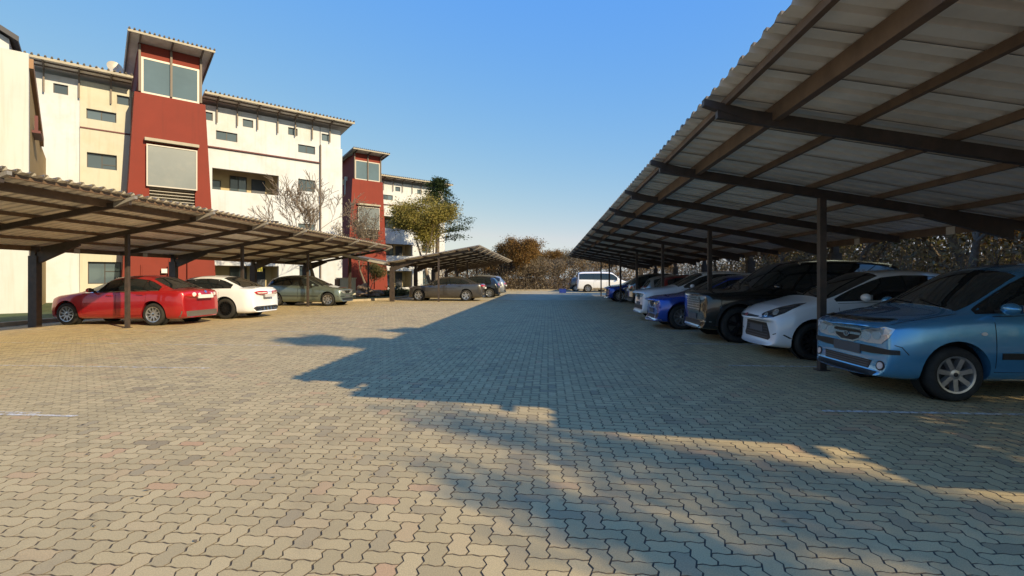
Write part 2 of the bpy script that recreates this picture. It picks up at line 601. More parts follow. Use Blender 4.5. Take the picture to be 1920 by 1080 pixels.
def carport(label, xe, sgn, y0, y1, beam_ys, post_ys, span=5.25, hedge=3.12, skew=None, rear_cols=True, thick=.25, plates=(), qc=5.05, hd=.52):
    root = thing('carport', label, 'carport', (xe, y0, 0))
    root['group'] = 'carports along the drive'
    def W(q, y, z): return (sgn * q, y - y0, z)
    zs = lambda q: hedge - SLOPE * q                 # underside of the sheets
    ang = math.atan(SLOPE)
    Ls = span / math.cos(ang)
    me = corr_sheet(Ls)
    w = .2286 * 3
    n = int(round((y1 - y0) / w))
    for k in range(n):
        o = obj('roof_sheet', me, None, root, W(0, y0 + k * w, zs(0) + .002 * (k % 2)))
        o.rotation_euler = (0, ang if sgn > 0 else math.pi - ang, 0)
        if sgn < 0:
            o.rotation_euler = (0, ang, math.pi)
            o.location = W(0, y0 + (k + 1) * w, zs(0) + .002 * (k % 2))
    if skew:                                          # unseen near end, slant made up to shape the roof's shadow edge
        for k in range(int(skew / w) + 1):
            q0 = min(span - .4, span * (k + .5) * w / skew)
            m2 = corr_sheet((span - q0) / math.cos(ang))
            o = obj('roof_sheet', m2, None, root, W(q0, y0 - (k + 1) * w, zs(q0)))
            o.rotation_euler = (0, ang, 0)
    for q, hh, ww, low in ((.16, .065, .05, 0), (.62, .15, .075, 0), (1.38, .075, .05, 0), (2.28, .075, .05, 0), (3.2, .075, .05, 0), (4.2, .075, .05, 0), (span - .12, .13, .06, 0)):
        ya = y0 + .02 - (skew * min(1, q / span) if skew else 0)
        z = zs(q) - .004
        mb = MB().hexa([W(q - ww / 2, ya, z - hh), W(q + ww / 2, ya, z - hh), W(q + ww / 2, y1 - .02, z - hh), W(q - ww / 2, y1 - .02, z - hh),
                        W(q - ww / 2, ya, z), W(q + ww / 2, ya, z), W(q + ww / 2, y1 - .02, z), W(q - ww / 2, y1 - .02, z)])
        obj('purlin', mb, M_purlin, root)
    for y in beam_ys:
        mb = MB()
        a, b = .07, qc - .2
        ww, hh = .065, .125
        z1 = lambda q: zs(q) - .079
        mb.hexa([W(a, y - ww / 2, z1(a) - hh), W(b, y - ww / 2, z1(b) - hh), W(b, y + ww / 2, z1(b) - hh), W(a, y + ww / 2, z1(a) - hh),
                 W(a, y - ww / 2, z1(a)), W(b, y - ww / 2, z1(b)), W(b, y + ww / 2, z1(b)), W(a, y + ww / 2, z1(a))])
        bm_ = obj('beam', mb, M_steel, root)
        # end bracket that carries the edge purlin
        z = zs(.1)
        obj('edge_bracket', MB().hexa([W(-.06, y - .04, z - .075), W(.42, y - .04, zs(.42) - .2), W(.42, y + .04, zs(.42) - .2), W(-.06, y + .04, z - .075),
                                       W(-.06, y - .04, z - .012), W(.42, y - .04, zs(.42) - .085), W(.42, y + .04, zs(.42) - .085), W(-.06, y + .04, z - .012)]), M_steel if sgn > 0 else M_brk, root)
    for y in post_ys:
        q = 2.38
        top = zs(q) - .079 - .125
        p = obj('post', MB().box(sgn * q - .045, sgn * q + .045, y - y0 - .045, y - y0 + .045, -.05, top + .01), M_steel, root)
        obj('base_plate', MB().box(sgn * q - .08, sgn * q + .08, y - y0 - .08, y - y0 + .08, -.02, .014), M_steel, p)
        q = qc
        top = zs(4.85) - .2
        c = obj('rear_column', MB().box(sgn * q - thick / 2, sgn * q + thick / 2, y - y0 - .075, y - y0 + .075, -.05, top - .12), M_steel, root)
        obj('column_head', MB().box(sgn * q - thick * .28, sgn * q + thick * .28, y - y0 - .06, y - y0 + .06, top - .12, zs(q) - .02), M_steel, c)
        obj('haunch', MB().hexa([W(3.75, y - .04, zs(3.75) - .24), W(4.95, y - .04, zs(4.95) - hd), W(4.95, y + .04, zs(4.95) - hd), W(3.75, y + .04, zs(3.75) - .24),
                                 W(3.75, y - .04, zs(3.75) - .2), W(4.95, y - .04, zs(4.95) - .2), W(4.95, y + .04, zs(4.95) - .2), W(3.75, y + .04, zs(3.75) - .2)]), M_steel, root)
    for y in plates:
        q = span - .155
        obj('bay_sign', MB().box(sgn * q - .006, sgn * q + .006, y - y0 - .09, y - y0 + .09, zs(q) - .15, zs(q) - .02), M_pale, root)
    return root
right = carport('long brown steel carport with corrugated roof over the right row of cars', 1.58, 1, 2.9, 38.1,
                [5 + 2.5 * k for k in range(14)], [7.5 + 5 * k for k in range(7)], skew=2.0, qc=5.32, hd=.36, plates=[8.75 + 2.5 * k for k in range(8)])
left = carport('brown steel carport with corrugated roof over the red, white and green cars', -8.85, -1, 2.4, 27.9,
               [2.5 + 2.5 * k for k in range(11)], [2.5 + 5 * k for k in range(6)], plates=[11.25, 13.75, 16.25])
far = carport('farther brown carport with corrugated roof over the dark grey sedan', -3.75, -1, 27.1, 52.2,
              [27.5 + 2.5 * k for k in range(10)], [27.5 + 5 * k for k in range(5)])
# pale rear wing of the farther carport, rising the other way
def rear_wing():
    root = thing('carport_wing', 'short pale-edged lean-to roof rising behind the farther carport', 'roof', (-9.0, 27.3, 0))
    zs = lambda x: 2.12 + .2 * x
    for k in range(6):
        me = corr_sheet(2.6)
        o = obj('roof_sheet', me, None, root, (-.2, (k + 1) * .686, zs(.2)))
        o.rotation_euler = (0, -math.atan(.2), math.pi)
    obj('fascia', MB().hexa([(-2.8, -.05, zs(2.8) - .07), (-.1, -.05, zs(.1) - .07), (-.1, 0, zs(.1) - .07), (-2.8, 0, zs(2.8) - .07),
                             (-2.8, -.05, zs(2.8) + .06), (-.1, -.05, zs(.1) + .06), (-.1, 0, zs(.1) + .06), (-2.8, 0, zs(2.8) + .06)]), M_pale, root)
    for y in (.6, 3.6):
        obj('post', MB().box(-2.5, -2.41, y, y + .09, -.05, zs(2.45) - .03), M_steel, root)
        obj('beam', MB().hexa([(-2.7, y, zs(2.7) - .13), (.2, y, zs(-.2) - .13), (.2, y + .06, zs(-.2) - .13), (-2.7, y + .06, zs(2.7) - .13),
                               (-2.7, y, zs(2.7) - .01), (.2, y, zs(-.2) - .01), (.2, y + .06, zs(-.2) - .01), (-2.7, y + .06, zs(2.7) - .01)]), M_steel, root)
rear_wing()

# ------------------------------------------------------------------ buildings
M_white = mat('white_plaster', (.58, .605, .66), .85, streak=(.40, .37, .32), streak_amt=.35, var=.05, vscale=.8, bump=.25, bscale=30, dirt=(.50, .46, .38), dirt_amt=.5, dscale=.5)
M_cream = mat('cream_plaster', (.54, .525, .44), .85, streak=(.38, .32, .22), streak_amt=.4, var=.05, vscale=.8, bump=.25, bscale=30, dirt=(.48, .42, .28), dirt_amt=.5, dscale=.5)
M_offw = mat('offwhite_plaster', (.56, .565, .54), .85, streak=(.42, .37, .27), streak_amt=.4, var=.05, vscale=.8, bump=.25, bscale=30, dirt=(.52, .47, .36), dirt_amt=.5, dscale=.4)
M_ochre = mat('ochre_plaster', (.40, .27, .11), .85, var=.12, vscale=1.2, bump=.3, bscale=30, dirt=(.3, .2, .09), dirt_amt=.5)
M_red = mat('red_plaster', (.205, .027, .014), .8, streak=(.13, .022, .014), streak_amt=.45, var=.07, vscale=.7, bump=.25, bscale=30, dirt=(.17, .025, .013), dirt_amt=.5, dscale=.6)
M_inner = mat('inner_plaster', (.50, .41, .25), .85, var=.08)
M_glass = mat('window_glass', (.075, .105, .13), .06, spec=.8, coat=.4, randvar=.45)
M_tglass = mat('stair_glass', (.085, .135, .165), .05, spec=1.0, coat=1.0, var=.12, vscale=.6)
M_screen = mat('screen_glass', (.15, .175, .19), .3, spec=.6, var=.08, vscale=.9, dirt=(.22, .225, .22), dirt_amt=.5, dscale=1.3)
M_frame = mat('dark_window_frame', (.035, .03, .03), .5)
M_alu = mat('grey_frame', (.42, .39, .36), .5, metal=.2)
M_eave = mat('eave_steel', (.16, .125, .10), .6)
M_fascia = mat('fascia_board', (.36, .32, .25), .6, var=.1)
M_tile = mat('roof_dark', (.10, .085, .075), .7, var=.15)
M_dark = mat('dark_void', (.02, .018, .016), .9)
M_door = mat('blue_door', (.035, .045, .07), .5)
M_burg = mat('burgundy_trim', (.11, .018, .022), .6)
M_curtain = mat('curtain', (.5, .52, .55), .9, var=.2, vscale=9)

ANG = R(90 - 45.4)
TX = Vector((math.cos(ANG), math.sin(ANG), 0))
TY = Vector((-math.sin(ANG), math.cos(ANG), 0))
O1 = at(641, 521, 35.2); O1.z = 0
O2 = at(720, 521, 53.4); O2.z = 0
O2 = O2 + TX * 7.65

def holed_wall(mb, x0, x1, z0, z1, holes, y0, y1):
    # wall slab between y0 (front) and y1 (back) with rectangular holes (xa, xb, za, zb)
    xs = sorted({x0, x1, *[h[0] for h in holes], *[h[1] for h in holes]})
    zsv = sorted({z0, z1, *[h[2] for h in holes], *[h[3] for h in holes]})
    xs = [x for x in xs if x0 <= x <= x1]
    zsv = [z for z in zsv if z0 <= z <= z1]
    def solid(i, j):
        if i < 0 or j < 0 or i >= len(xs) - 1 or j >= len(zsv) - 1:
            return None
        cx, cz = (xs[i] + xs[i + 1]) / 2, (zsv[j] + zsv[j + 1]) / 2
        return not any(a < cx < b and c < cz < d for a, b, c, d in holes)
    for i in range(len(xs) - 1):
        for j in range(len(zsv) - 1):
            if not solid(i, j):
                continue
            a, b, c, d = xs[i], xs[i + 1], zsv[j], zsv[j + 1]
            mb.add([(a, y0, c), (b, y0, c), (b, y0, d), (a, y0, d)], [(0, 1, 2, 3)])
            mb.add([(a, y1, c), (b, y1, c), (b, y1, d), (a, y1, d)], [(0, 3, 2, 1)])
            if not solid(i - 1, j): mb.add([(a, y0, c), (a, y0, d), (a, y1, d), (a, y1, c)], [(0, 1, 2, 3)])
            if not solid(i + 1, j): mb.add([(b, y0, c), (b, y1, c), (b, y1, d), (b, y0, d)], [(0, 1, 2, 3)])
            if not solid(i, j - 1): mb.add([(a, y0, c), (a, y1, c), (b, y1, c), (b, y0, c)], [(0, 1, 2, 3)])
            if not solid(i, j + 1): mb.add([(a, y0, d), (b, y0, d), (b, y1, d), (a, y1, d)], [(0, 1, 2, 3)])
def window(root, x0, x1, z0, z1, y=0.0, panes=1, sash=None, frame=M_frame, glass=M_glass, depth=.09, fw=.045, name='window'):
    mb = MB()
    ya, yb = y + depth, y + depth + .06
    mb.box(x0, x1, ya, yb, z0, z0 + fw).box(x0, x1, ya, yb, z1 - fw, z1)
    mb.box(x0, x0 + fw, ya, yb, z0 + fw, z1 - fw).box(x1 - fw, x1, ya, yb, z0 + fw, z1 - fw)
    w = (x1 - x0 - fw) / panes
    for k in range(1, panes):
        mb.box(x0 + k * w, x0 + k * w + fw, ya, yb, z0 + fw, z1 - fw)
    if sash:                                           # cross bar in the last pane
        mb.box(x1 - w, x1 - fw, ya, yb, z0 + (z1 - z0) * sash, z0 + (z1 - z0) * sash + fw)
    f = obj(name, mb, frame, root)
    for k in range(panes):
        obj('pane', MB().box(x0 + k * w + fw, x0 + (k + 1) * w, ya + .02, ya + .035, z0 + fw, z1 - fw), glass, f)
    return f

def tower(root, cx, deep=5.0):
    # tapered red stair tower: front face at y = -1.6
    zt, ztop = 11.25, 13.55
    wb, wt = 2.2, 1.62                                 # half widths at the ground and at the shoulder
    yf = -1.6
    hw = lambda z: wb + (wt - wb) * max(0, z) / zt
    t = MB()
    holes = [(-.98, 1.12, 5.35, 8.62), (-.9, .75, .2, 2.6)]
    # front face in horizontal slices so that its edges lean
    zs = [-.2, .2, 2.6, 5.35, 8.62, zt]
    for a, b in zip(zs[:-1], zs[1:]):
        hol = [h for h in holes if h[2] <= a + .01 and h[3] >= b - .01]
        L0, L1 = hw(a), hw(b)
        if hol:
            h = hol[0]
            for s in (-1, 1):
                e = h[0] if s < 0 else h[1]
                t.hexa([(cx + min(s * L0, e), yf, a), (cx + max(s * L0, e), yf, a), (cx + max(s * L0, e), yf + .3, a), (cx + min(s * L0, e), yf + .3, a),
                        (cx + min(s * L1, e), yf, b), (cx + max(s * L1, e), yf, b), (cx + max(s * L1, e), yf + .3, b), (cx + min(s * L1, e), yf + .3, b)])
        else:
            t.hexa([(cx - L0, yf, a), (cx + L0, yf, a), (cx + L0, yf + .3, a), (cx - L0, yf + .3, a),
                    (cx - L1, yf, b), (cx + L1, yf, b), (cx + L1, yf + .3, b), (cx - L1, yf + .3, b)])
    for s in (-1, 1):                                  # leaning side walls
        xa, xb = s * wb, s * wt
        i = -s * .3
        q = [(cx + min(xa, xa + i), yf + .3, -.2), (cx + max(xa, xa + i), yf + .3, -.2), (cx + max(xa, xa + i), deep, -.2), (cx + min(xa, xa + i), deep, -.2),
             (cx + min(xb, xb + i), yf + .3, zt), (cx + max(xb, xb + i), yf + .3, zt), (cx + max(xb, xb + i), deep, zt), (cx + min(xb, xb + i), deep, zt)]
        t.hexa(q)
    t.box(cx - wt + .3, cx + wt - .3, yf + .3, deep, zt - .25, zt - .01)
    tw = obj('stair_tower', t, M_red, root)
    # head with the big panes
    hwid = 1.46
    hd = MB()
    hd.box(cx - hwid, cx - hwid + .13, yf + .06, yf + .25, zt, ztop + .35).box(cx + hwid - .13, cx + hwid, yf + .06, yf + .25, zt, ztop + .35)
    hd.box(cx - hwid + .13, cx + hwid - .13, yf + .06, yf + .25, ztop - .35, ztop + .35)
    hd.box(cx - hwid, cx - hwid + .15, yf + .25, deep - .4, zt, ztop + .1).box(cx + hwid - .15, cx + hwid, yf + .25, deep - .4, zt, ztop + .1)
    obj('tower_head', hd, M_red, root)
    window(root, cx - hwid + .13, cx + hwid - .13, zt, ztop - .35, yf + .02, 2, None, M_alu, M_tglass, .02, .10, 'stair_window')
    # screen in front of the stair opening, lintel above, bars below
    obj('screen', MB().box(cx - 1.06, cx + 1.14, yf - .16, yf - .12, 6.32, 8.52), M_screen, root)
    sf = MB()
    for z in (6.26, 8.46): sf.box(cx - 1.12, cx + 1.2, yf - .19, yf - .165, z, z + .06)
    for x in (cx - 1.12, cx + 1.14): sf.box(x, x + .06, yf - .19, yf - .165, 6.32, 8.46)
    obj('screen_frame', sf, M_alu, root)
    obj('lintel', MB().box(cx - 1.2, cx + 1.28, yf - .30, yf - .02, 8.68, 8.84), M_fascia, root)
    obj('stair_back_wall', MB().box(cx - 1.5, cx + 1.5, yf + 2.2, yf + 2.3, 0, 8.9), M_inner, root)
    for z in (4.1,):
        obj('stair_landing', MB().box(cx - 1.25, cx + 1.35, yf + .32, yf + 2.2, 5.0, 5.32), M_fascia, root)
    for z in (5.55, 5.72, 5.89, 6.06, 6.2):
        obj('rail', MB().box(cx - .97, cx + 1.11, yf + .12, yf + .15, z, z + .03), M_alu, root)
    obj('tower_door', MB().box(cx - .9, cx + .75, yf + .17, yf + .22, -.1, 2.6), M_red, root)
    obj('door_leaf', MB().box(cx - .1, cx + .7, yf + .13, yf + .168, .05, 2.45), M_red, root)
    # mono-pitch roof
    zr = 14.12
    sl = .16
    y0, y1 = -2.55, deep - .1
    zz = lambda y: zr - sl * (y - y0)
    def slab(xa, xb, ya, yb, h0, h1):
        return MB().hexa([(xa, ya, zz(ya) + h0), (xb, ya, zz(ya) + h0), (xb, yb, zz(yb) + h0), (xa, yb, zz(yb) + h0),
                          (xa, ya, zz(ya) + h1), (xb, ya, zz(ya) + h1), (xb, yb, zz(yb) + h1), (xa, yb, zz(yb) + h1)])
    rf = obj('tower_roof', slab(cx - 1.95, cx + 1.95, y0, y1, -.03, .0), M_sheet, root)
    obj('fascia', slab(cx - 1.95, cx + 1.95, y0 - .04, y0, -.14, -.02), M_fascia, rf)
    n = 19
    me = MB().hexa([(0, y0 - .1, zz(y0) + .003), (.1, y0 - .1, zz(y0) + .003), (.1, y1, zz(y1) + .003), (0, y1, zz(y1) + .003),
                    (.02, y0 - .1, zz(y0) + .075), (.08, y0 - .1, zz(y0) + .075), (.08, y1, zz(y1) + .075), (.02, y1, zz(y1) + .075)]).mesh('rib')
    me.materials.append(M_tile)
    for k in range(n):
        obj('roof_rib', me, None, rf, (cx - 1.93 + k * 3.78 / (n - 1), 0, 0))
    for x in (-1.4, 0.0, 1.4):
        obj('strut', MB().bar((cx + x, y0 + .1, zz(y0) - .1), (cx + x, yf + .0, zz(yf) - .1), .07, .12).box(cx + x - .05, cx + x + .05, yf - .06, yf + .04, zt + .05, zz(yf) - .17), M_eave, root)
    for x in (-1.9, 1.84):
        obj('verge_board', slab(cx + x, cx + x + .06, y0, y1, -.16, -.035), M_eave, rf)

def apartment(O, label, left_end, right_side, full):
    root = thing('apartment_block', label, 'building', (O.x, O.y, 0), ANG, 'apartment blocks with red stair towers')
    small = [(-15.05, -14.48, 10.84, 11.34), (-12.5, -11.95, 10.84, 11.34), (-8.35, -7.95, 10.84, 11.34), (-6.32, -5.72, 10.84, 11.33), (-3.62, -3.02, 10.84, 11.33), (-1.42, -.84, 10.84, 11.33)]
    wide = [(-13.76, -12.52, 9.78, 10.32), (-7.78, -6.62, 9.78, 10.32), (-2.98, -1.86, 9.78, 10.32)]
    mid = [(-13.74, -12.5, 7.19, 8.0), (-2.98, -1.88, 7.2, 8.0)]
    low = [(-2.98, -1.88, 4.2, 5.0), (-13.74, -12.5, 4.2, 5.0)]
    grd = [(-13.7, -12.3, 1.02, 2.2), (-2.9, -2.1, .35, 2.15)]
    balc = [(-7.98, -4.2, 6.72, 8.02), (-7.98, -4.2, 3.75, 5.05), (-7.98, -4.2, .3, 2.1)]
    holes = [h for h in small + wide + mid + low + grd + balc if h[0] > left_end]
    wl = MB()
    if full:
        holed_wall(wl, left_end, -11.9, -.2, 11.75, holes, 0, .25)
    holed_wall(wl, -8.62, -1.55, -.2, 11.75, holes, 0, .25)
    obj('wall', wl, M_white if not full else M_white, root)
    w2 = MB()
    holed_wall(w2, -1.50, 0, -.2, 10.45, [], -.06, .25)
    holed_wall(w2, -1.50, -.1, 10.45, 11.75, [h for h in holes if h[0] > -1.5], 0, .25)
    obj('end_wall', w2, M_white, root)
    obj('gable_wall', MB().box(-.25, -.002, .252, 9.0, -.2, 11.0), M_white, root)
    obj('back_wall', MB().box(left_end, -.26, 8.75, 9.0, -.2, 9.6), M_cream, root)
    obj('wall_behind_tower', MB().box(-11.89, -8.63, .05, .25, -.2, 11.7), M_cream, root)
    if full:                                           # projecting bay left of the tower, cream below
        obj('cream_bay', (lambda m: (holed_wall(m, -14.02, -11.9, -.19, 9.2, [h for h in holes], -.10, -.003), m)[1])(MB()), M_cream, root)
        obj('cream_upper', (lambda m: (holed_wall(m, -14.02, -11.9, 9.3, 11.74, [h for h in holes], -.05, -.003), m)[1])(MB()), M_cream, root)
    # red string course
    for a, b in ([(-14.02, -11.9)] if full else []) + [(-8.6, -1.6)]:
        obj('string_course', MB().box(a, b, -.13, -.002, 9.22, 9.29), M_burg, root)
    for h in small: 
        if h in holes: window(root, *h)
    for h in wide:
        if h in holes: window(root, *h, panes=2)
    for h in mid + low:
        if h in holes: window(root, *h, panes=2, sash=.3)
    for h in grd:
        if h in holes:
            w_ = window(root, *h, panes=2, sash=.55)
            obj('curtain', MB().box(h[0] + .06, h[0] + (h[1] - h[0]) * .48, .20, .22, h[2] + .3, h[3] - .06), M_curtain, w_)
    # balcony recesses with door, window and burglar bars
    for (a, b, c, d) in balc:
        r = MB()
        r.box(a - .05, b + .05, 1.7, 1.8, c - .7, d + .4).box(a - .1, a - .0, .252, 1.7, c - .7, d + .4).box(b + .0, b + .1, .252, 1.7, c - .7, d + .4)
        r.box(a, b, .252, 1.7, d + .32, d + .42).box(a, b, .252, 1.7, c - .72, c - .62)
        rr = obj('balcony', r, M_inner, root)
        window(rr, a + .02, a + .75, c + .15, c + .85, 1.58, 1)
        obj('balcony_door', MB().box(b - 1.25, b - .4, 1.66, 1.69, c - .6, d - .12), M_door, rr)
        window(rr, a + 1.25, a + 2.25, c - .6, d - .05, 1.56, 2)
        for k in range(9):
            x = a + 1.28 + k * .115
            obj('bar', MB().box(x, x + .018, 1.52, 1.538, c - .3, c + .28), M_frame, rr)
    # downpipe
    obj('downpipe', MB().tube((-1.53, -.11, 0), (-1.53, -.11, 10.5), .05, .05, 8), M_eave, root)
    tower(root, -10.2)
    # roof: high edge in front
    zr, sl, y0, y1 = 12.2, .14, -1.15, 9.3
    zz = lambda y: zr - sl * (y - y0)
    def slab(xa, xb, ya, yb, h0, h1):
        return MB().hexa([(xa, ya, zz(ya) + h0), (xb, ya, zz(ya) + h0), (xb, yb, zz(yb) + h0), (xa, yb, zz(yb) + h0),
                          (xa, ya, zz(ya) + h1), (xb, ya, zz(ya) + h1), (xb, yb, zz(yb) + h1), (xa, yb, zz(yb) + h1)])
    spans = ([(left_end - .8, -11.85)] if full else []) + [(-8.55, .45)]
    for xa, xb in spans:
        rf = obj('roof', slab(xa, xb, y0, y1, -.03, 0), M_sheet, root)
        obj('fascia', slab(xa, xb, y0 - .04, y0, -.15, -.02), M_fascia, rf)
        n = int((xb - xa) / .23)
        me = MB().hexa([(0, y0 - .1, zz(y0) + .003), (.1, y0 - .1, zz(y0) + .003), (.1, y1, zz(y1) + .003), (0, y1, zz(y1) + .003),
                        (.02, y0 - .1, zz(y0) + .07), (.08, y0 - .1, zz(y0) + .07), (.08, y1, zz(y1) + .07), (.02, y1, zz(y1) + .07)]).mesh('rib')
        me.materials.append(M_tile)
        for k in range(n):
            obj('roof_rib', me, None, rf, (xa + .02 + k * (xb - xa - .14) / (n - 1), 0, 0))
        for ys in (-.75, -.3):
            obj('eave_batten', slab(xa + .03, xb - .03, ys, ys + .06, -.09, -.033), M_eave, rf)
    xs = ([-15.4, -14.05, -12.75] if full else []) + [-7.75, -6.65, -5.5, -4.3, -3.2, -2.1, -.9]
    for x in xs:
        obj('strut', MB().box(x - .035, x + .035, -.17, -.135, 10.75, zz(-.15) - .1).bar((x, y0 + .08, zz(y0) - .085), (x, -.1, zz(-.1) - .1), .07, .1), M_eave, root)
    return root
b1 = apartment(O1, 'white four-storey apartment block with red tower behind the left carport', -16.0, True, True)
b2 = apartment(O2, 'farther white apartment block with red tower behind the bare trees', -12.6, True, False)
# satellite dishes on the roof of the nearer block
def dish(x, y, z, r, rot, tilt, label):
    p = O1 + TX * x + TY * y
    d = thing('satellite_dish', label, 'satellite dish', (p.x, p.y, z), rot, 'satellite dishes on the roof')
    mb = MB()
    n, m = 20, 5
    vs = [(0, 0, 0)]
    for j in range(1, m + 1):
        for i in range(n):
            t = 2 * math.pi * i / n
            rr = r * j / m
            vs.append((rr * math.cos(t), -.25 * rr * rr / r, rr * math.sin(t)))
    fs = [(0, 1 + i, 1 + (i + 1) % n) for i in range(n)]
    for j in range(m - 1):
        for i in range(n):
            fs.append((1 + j * n + i, 1 + j * n + (i + 1) % n, 1 + (j + 1) * n + (i + 1) % n, 1 + (j + 1) * n + i))
    mb.add(vs, fs)
    o = obj('reflector', mb, M_pale, d, (0, 0, .55), smooth=40)
    o.rotation_euler = (R(tilt), 0, 0)
    obj('mast', MB().tube((0, .06, -.15), (0, .06, .55), .02, .02, 6), M_alu, d)
    obj('feed_arm', MB().tube((0, 0, .3), (0, -.38, .55), .012, .012, 5), M_alu, d)
    obj('receiver', MB().tube((0, -.42, .52), (0, -.34, .58), .03, .03, 8), M_alu, d)
dish(-12.6, .15, 12.25, .38, ANG + R(18), -18, 'white satellite dish on the roof edge beside the tall red tower')
dish(-13.3, .3, 12.0, .20, ANG + R(40), -18, 'small satellite dish left of the larger white dish')

# block at the far left, standing forward
def front_block():
    root = thing('plaster_wing', 'cream plaster wing with ochre side wall at the left picture edge', 'building', (O1.x, O1.y, 0), ANG)
    y0, x1 = -9.5, -15.32
    w = MB()
    w.box(-34, x1, y0, y0 + .3, -.2, 9.5)
    obj('wall', w, M_offw, root)
    # ochre side wall with raking top
    obj('side_wall', MB().prism([(y0 + .3, -.2), (0, -.2), (0, 7.4), (y0 + 5.4, 7.4), (y0 + .3, 9.0)], x1 - .3, x1, 'x'), M_ochre, root)
    obj('raking_coping', MB().hexa([(x1 - .32, y0 + .1, 9.0), (x1 + .12, y0 + .1, 9.0), (x1 + .12, y0 + 5.6, 7.25), (x1 - .32, y0 + 5.6, 7.25),
                                    (x1 - .32, y0 + .1, 9.35), (x1 + .12, y0 + .1, 9.35), (x1 + .12, y0 + 5.6, 7.6), (x1 - .32, y0 + 5.6, 7.6)]), mat('coping', (.30, .17, .09), .7, var=.1), root)
    obj('side_ledge', MB().box(x1 + .002, x1 + .25, y0 + 1.2, y0 + 2.6, 6.9, 7.0), M_burg, root)
    obj('side_post', MB().bar((x1 + .12, y0 + 1.4, 6.95), (x1 + .12, y0 + 1.4, 7.6), .1, .1), M_burg, root)
    obj('rear_mass', MB().box(-34, x1 - .32, y0 + 5.8, y0 + 9, -.2, 7.2), M_cream, root)
    # upper set-back storey with its roof
    obj('upper_storey', MB().prism([(-34, 9.3), (-15.86, 9.3), (-15.86, 10.0), (-17.2, 10.75), (-34, 10.75)], y0 + .4, y0 + 5, 'y'), M_white, root)
    zz = lambda x: 9.98 + .58 * (-15.62 - x)
    for xa, xb, h0, h1, ya, yb, nm, m in ((-17.6, -15.62, -.02, .09, y0 + .1, y0 + 5.4, 'roof', M_tile), (-17.6, -15.58, -.09, .10, y0 + .05, y0 + .098, 'fascia', mat('dark_fascia', (.045, .045, .06), .6))):
        obj(nm, MB().hexa([(xa, ya, zz(xa) + h0), (xb, ya, zz(xb) + h0), (xb, yb, zz(xb) + h0), (xa, yb, zz(xa) + h0),
                           (xa, ya, zz(xa) + h1), (xb, ya, zz(xb) + h1), (xb, yb, zz(xb) + h1), (xa, yb, zz(xa) + h1)]), m, root)
    return root
front_block()
# things against the ground floor
def on_fac(px, py, y=0.0, O=O1):
    d = ray(px, py)
    k = ((O - CP).dot(TY) + y) / d.dot(TY)
    p = CP + d * k - O
    return p.dot(TX), p.z
bx_ = gp(652, 560)
ub = thing('utility_cabinet', 'cream utility cabinet standing beside the white wall corner', 'cabinet', (-12.6, 30.2, .07), ANG)
obj('body', MB().box(-.5, .5, -.3, .3, 0, 1.22), M_cream, ub)
for s in (-.24, .25): obj('door', MB().box(s - .22, s + .22, -.325, -.302, .1, 1.14), M_cream, ub)
obj('lid', MB().box(-.54, .54, -.34, .34, 1.222, 1.28), M_cream, ub)
obj('side_board', MB().box(-.60, -.53, -.32, .32, 0, 1.2), mat('timber_brown', (.10, .05, .03), .7, var=.2), ub)

# small notices on the walls
def notice(px, py, w, h, y, m, label, O=O1):
    x, z = on_fac(px, py, y, O)
    p_ = O + TX * x + TY * y
    n_ = thing('wall_notice', label, 'sign', (p_.x, p_.y, z - h / 2), ANG)
    obj('board', MB().box(-w / 2, w / 2, -.03, 0, 0, h), m, n_)
    obj('rim', MB().box(-w / 2 - .015, w / 2 + .015, -.02, 0.0, -.015, -.002).box(-w / 2 - .015, w / 2 + .015, -.02, 0.0, h + .002, h + .015), M_alu, n_)
notice(308, 508, .26, .22, -1.62, mat('notice_white', (.7, .7, .68), .6), 'small white notice on the foot of the tall red tower')
notice(487, 504, .30, .34, -.02, mat('notice_yellow', (.65, .52, .06), .6), 'small yellow notice on the white wall behind the white sedan')
# meter cupboards on the tower foot
for px_, lab in ((282, 'left red meter cupboard at the foot of the tall tower'), (332, 'right red meter cupboard at the foot of the tall tower')):
    x_, z_ = on_fac(px_, 505, -1.62)
    q_ = O1 + TX * x_ + TY * -1.62
    mc = thing('meter_cupboard', lab, 'cupboard', (q_.x, q_.y, .9), ANG, 'meter cupboards on the tower')
    obj('case', MB().box(-.42, .42, -.05, 0, 0, 1.15), M_red, mc)
    obj('door', MB().box(-.36, .36, -.07, -.052, .06, 1.09), M_red, mc)

# ------------------------------------------------------------------ trees and plants
def leaf_mat(name, cols, trans=.42):
    m = bpy.data.materials.new(name)
    m.use_nodes = True
    N, K = m.node_tree.nodes, m.node_tree.links
    b = N['Principled BSDF']
    b.inputs['Roughness'].default_value = .65
    b.inputs['Specular IOR Level'].default_value = .25
    a = N.new('ShaderNodeAttribute')
    a.attribute_name = 'tone'
    cr = N.new('ShaderNodeValToRGB')
    e = cr.color_ramp.elements
    n = len(cols)
    e[0].position, e[0].color = 0, (*cols[0], 1)
    e[1].position, e[1].color = 1, (*cols[-1], 1)
    for i in range(1, n - 1):
        x = e.new(i / (n - 1))
        x.color = (*cols[i], 1)
    K.new(a.outputs['Fac'], cr.inputs[0])
    K.new(cr.outputs[0], b.inputs['Base Color'])
    tr = N.new('ShaderNodeBsdfTranslucent')
    K.new(cr.outputs[0], tr.inputs['Color'])
    mx = N.new('ShaderNodeMixShader')
    mx.inputs[0].default_value = trans
    K.new(b.outputs[0], mx.inputs[1])
    K.new(tr.outputs[0], mx.inputs[2])
    K.new(mx.outputs[0], N['Material Output'].inputs['Surface'])
    return m
L_brown = leaf_mat('leaf_brown', [(.11, .08, .052), (.20, .145, .085), (.30, .22, .12), (.24, .20, .10)])
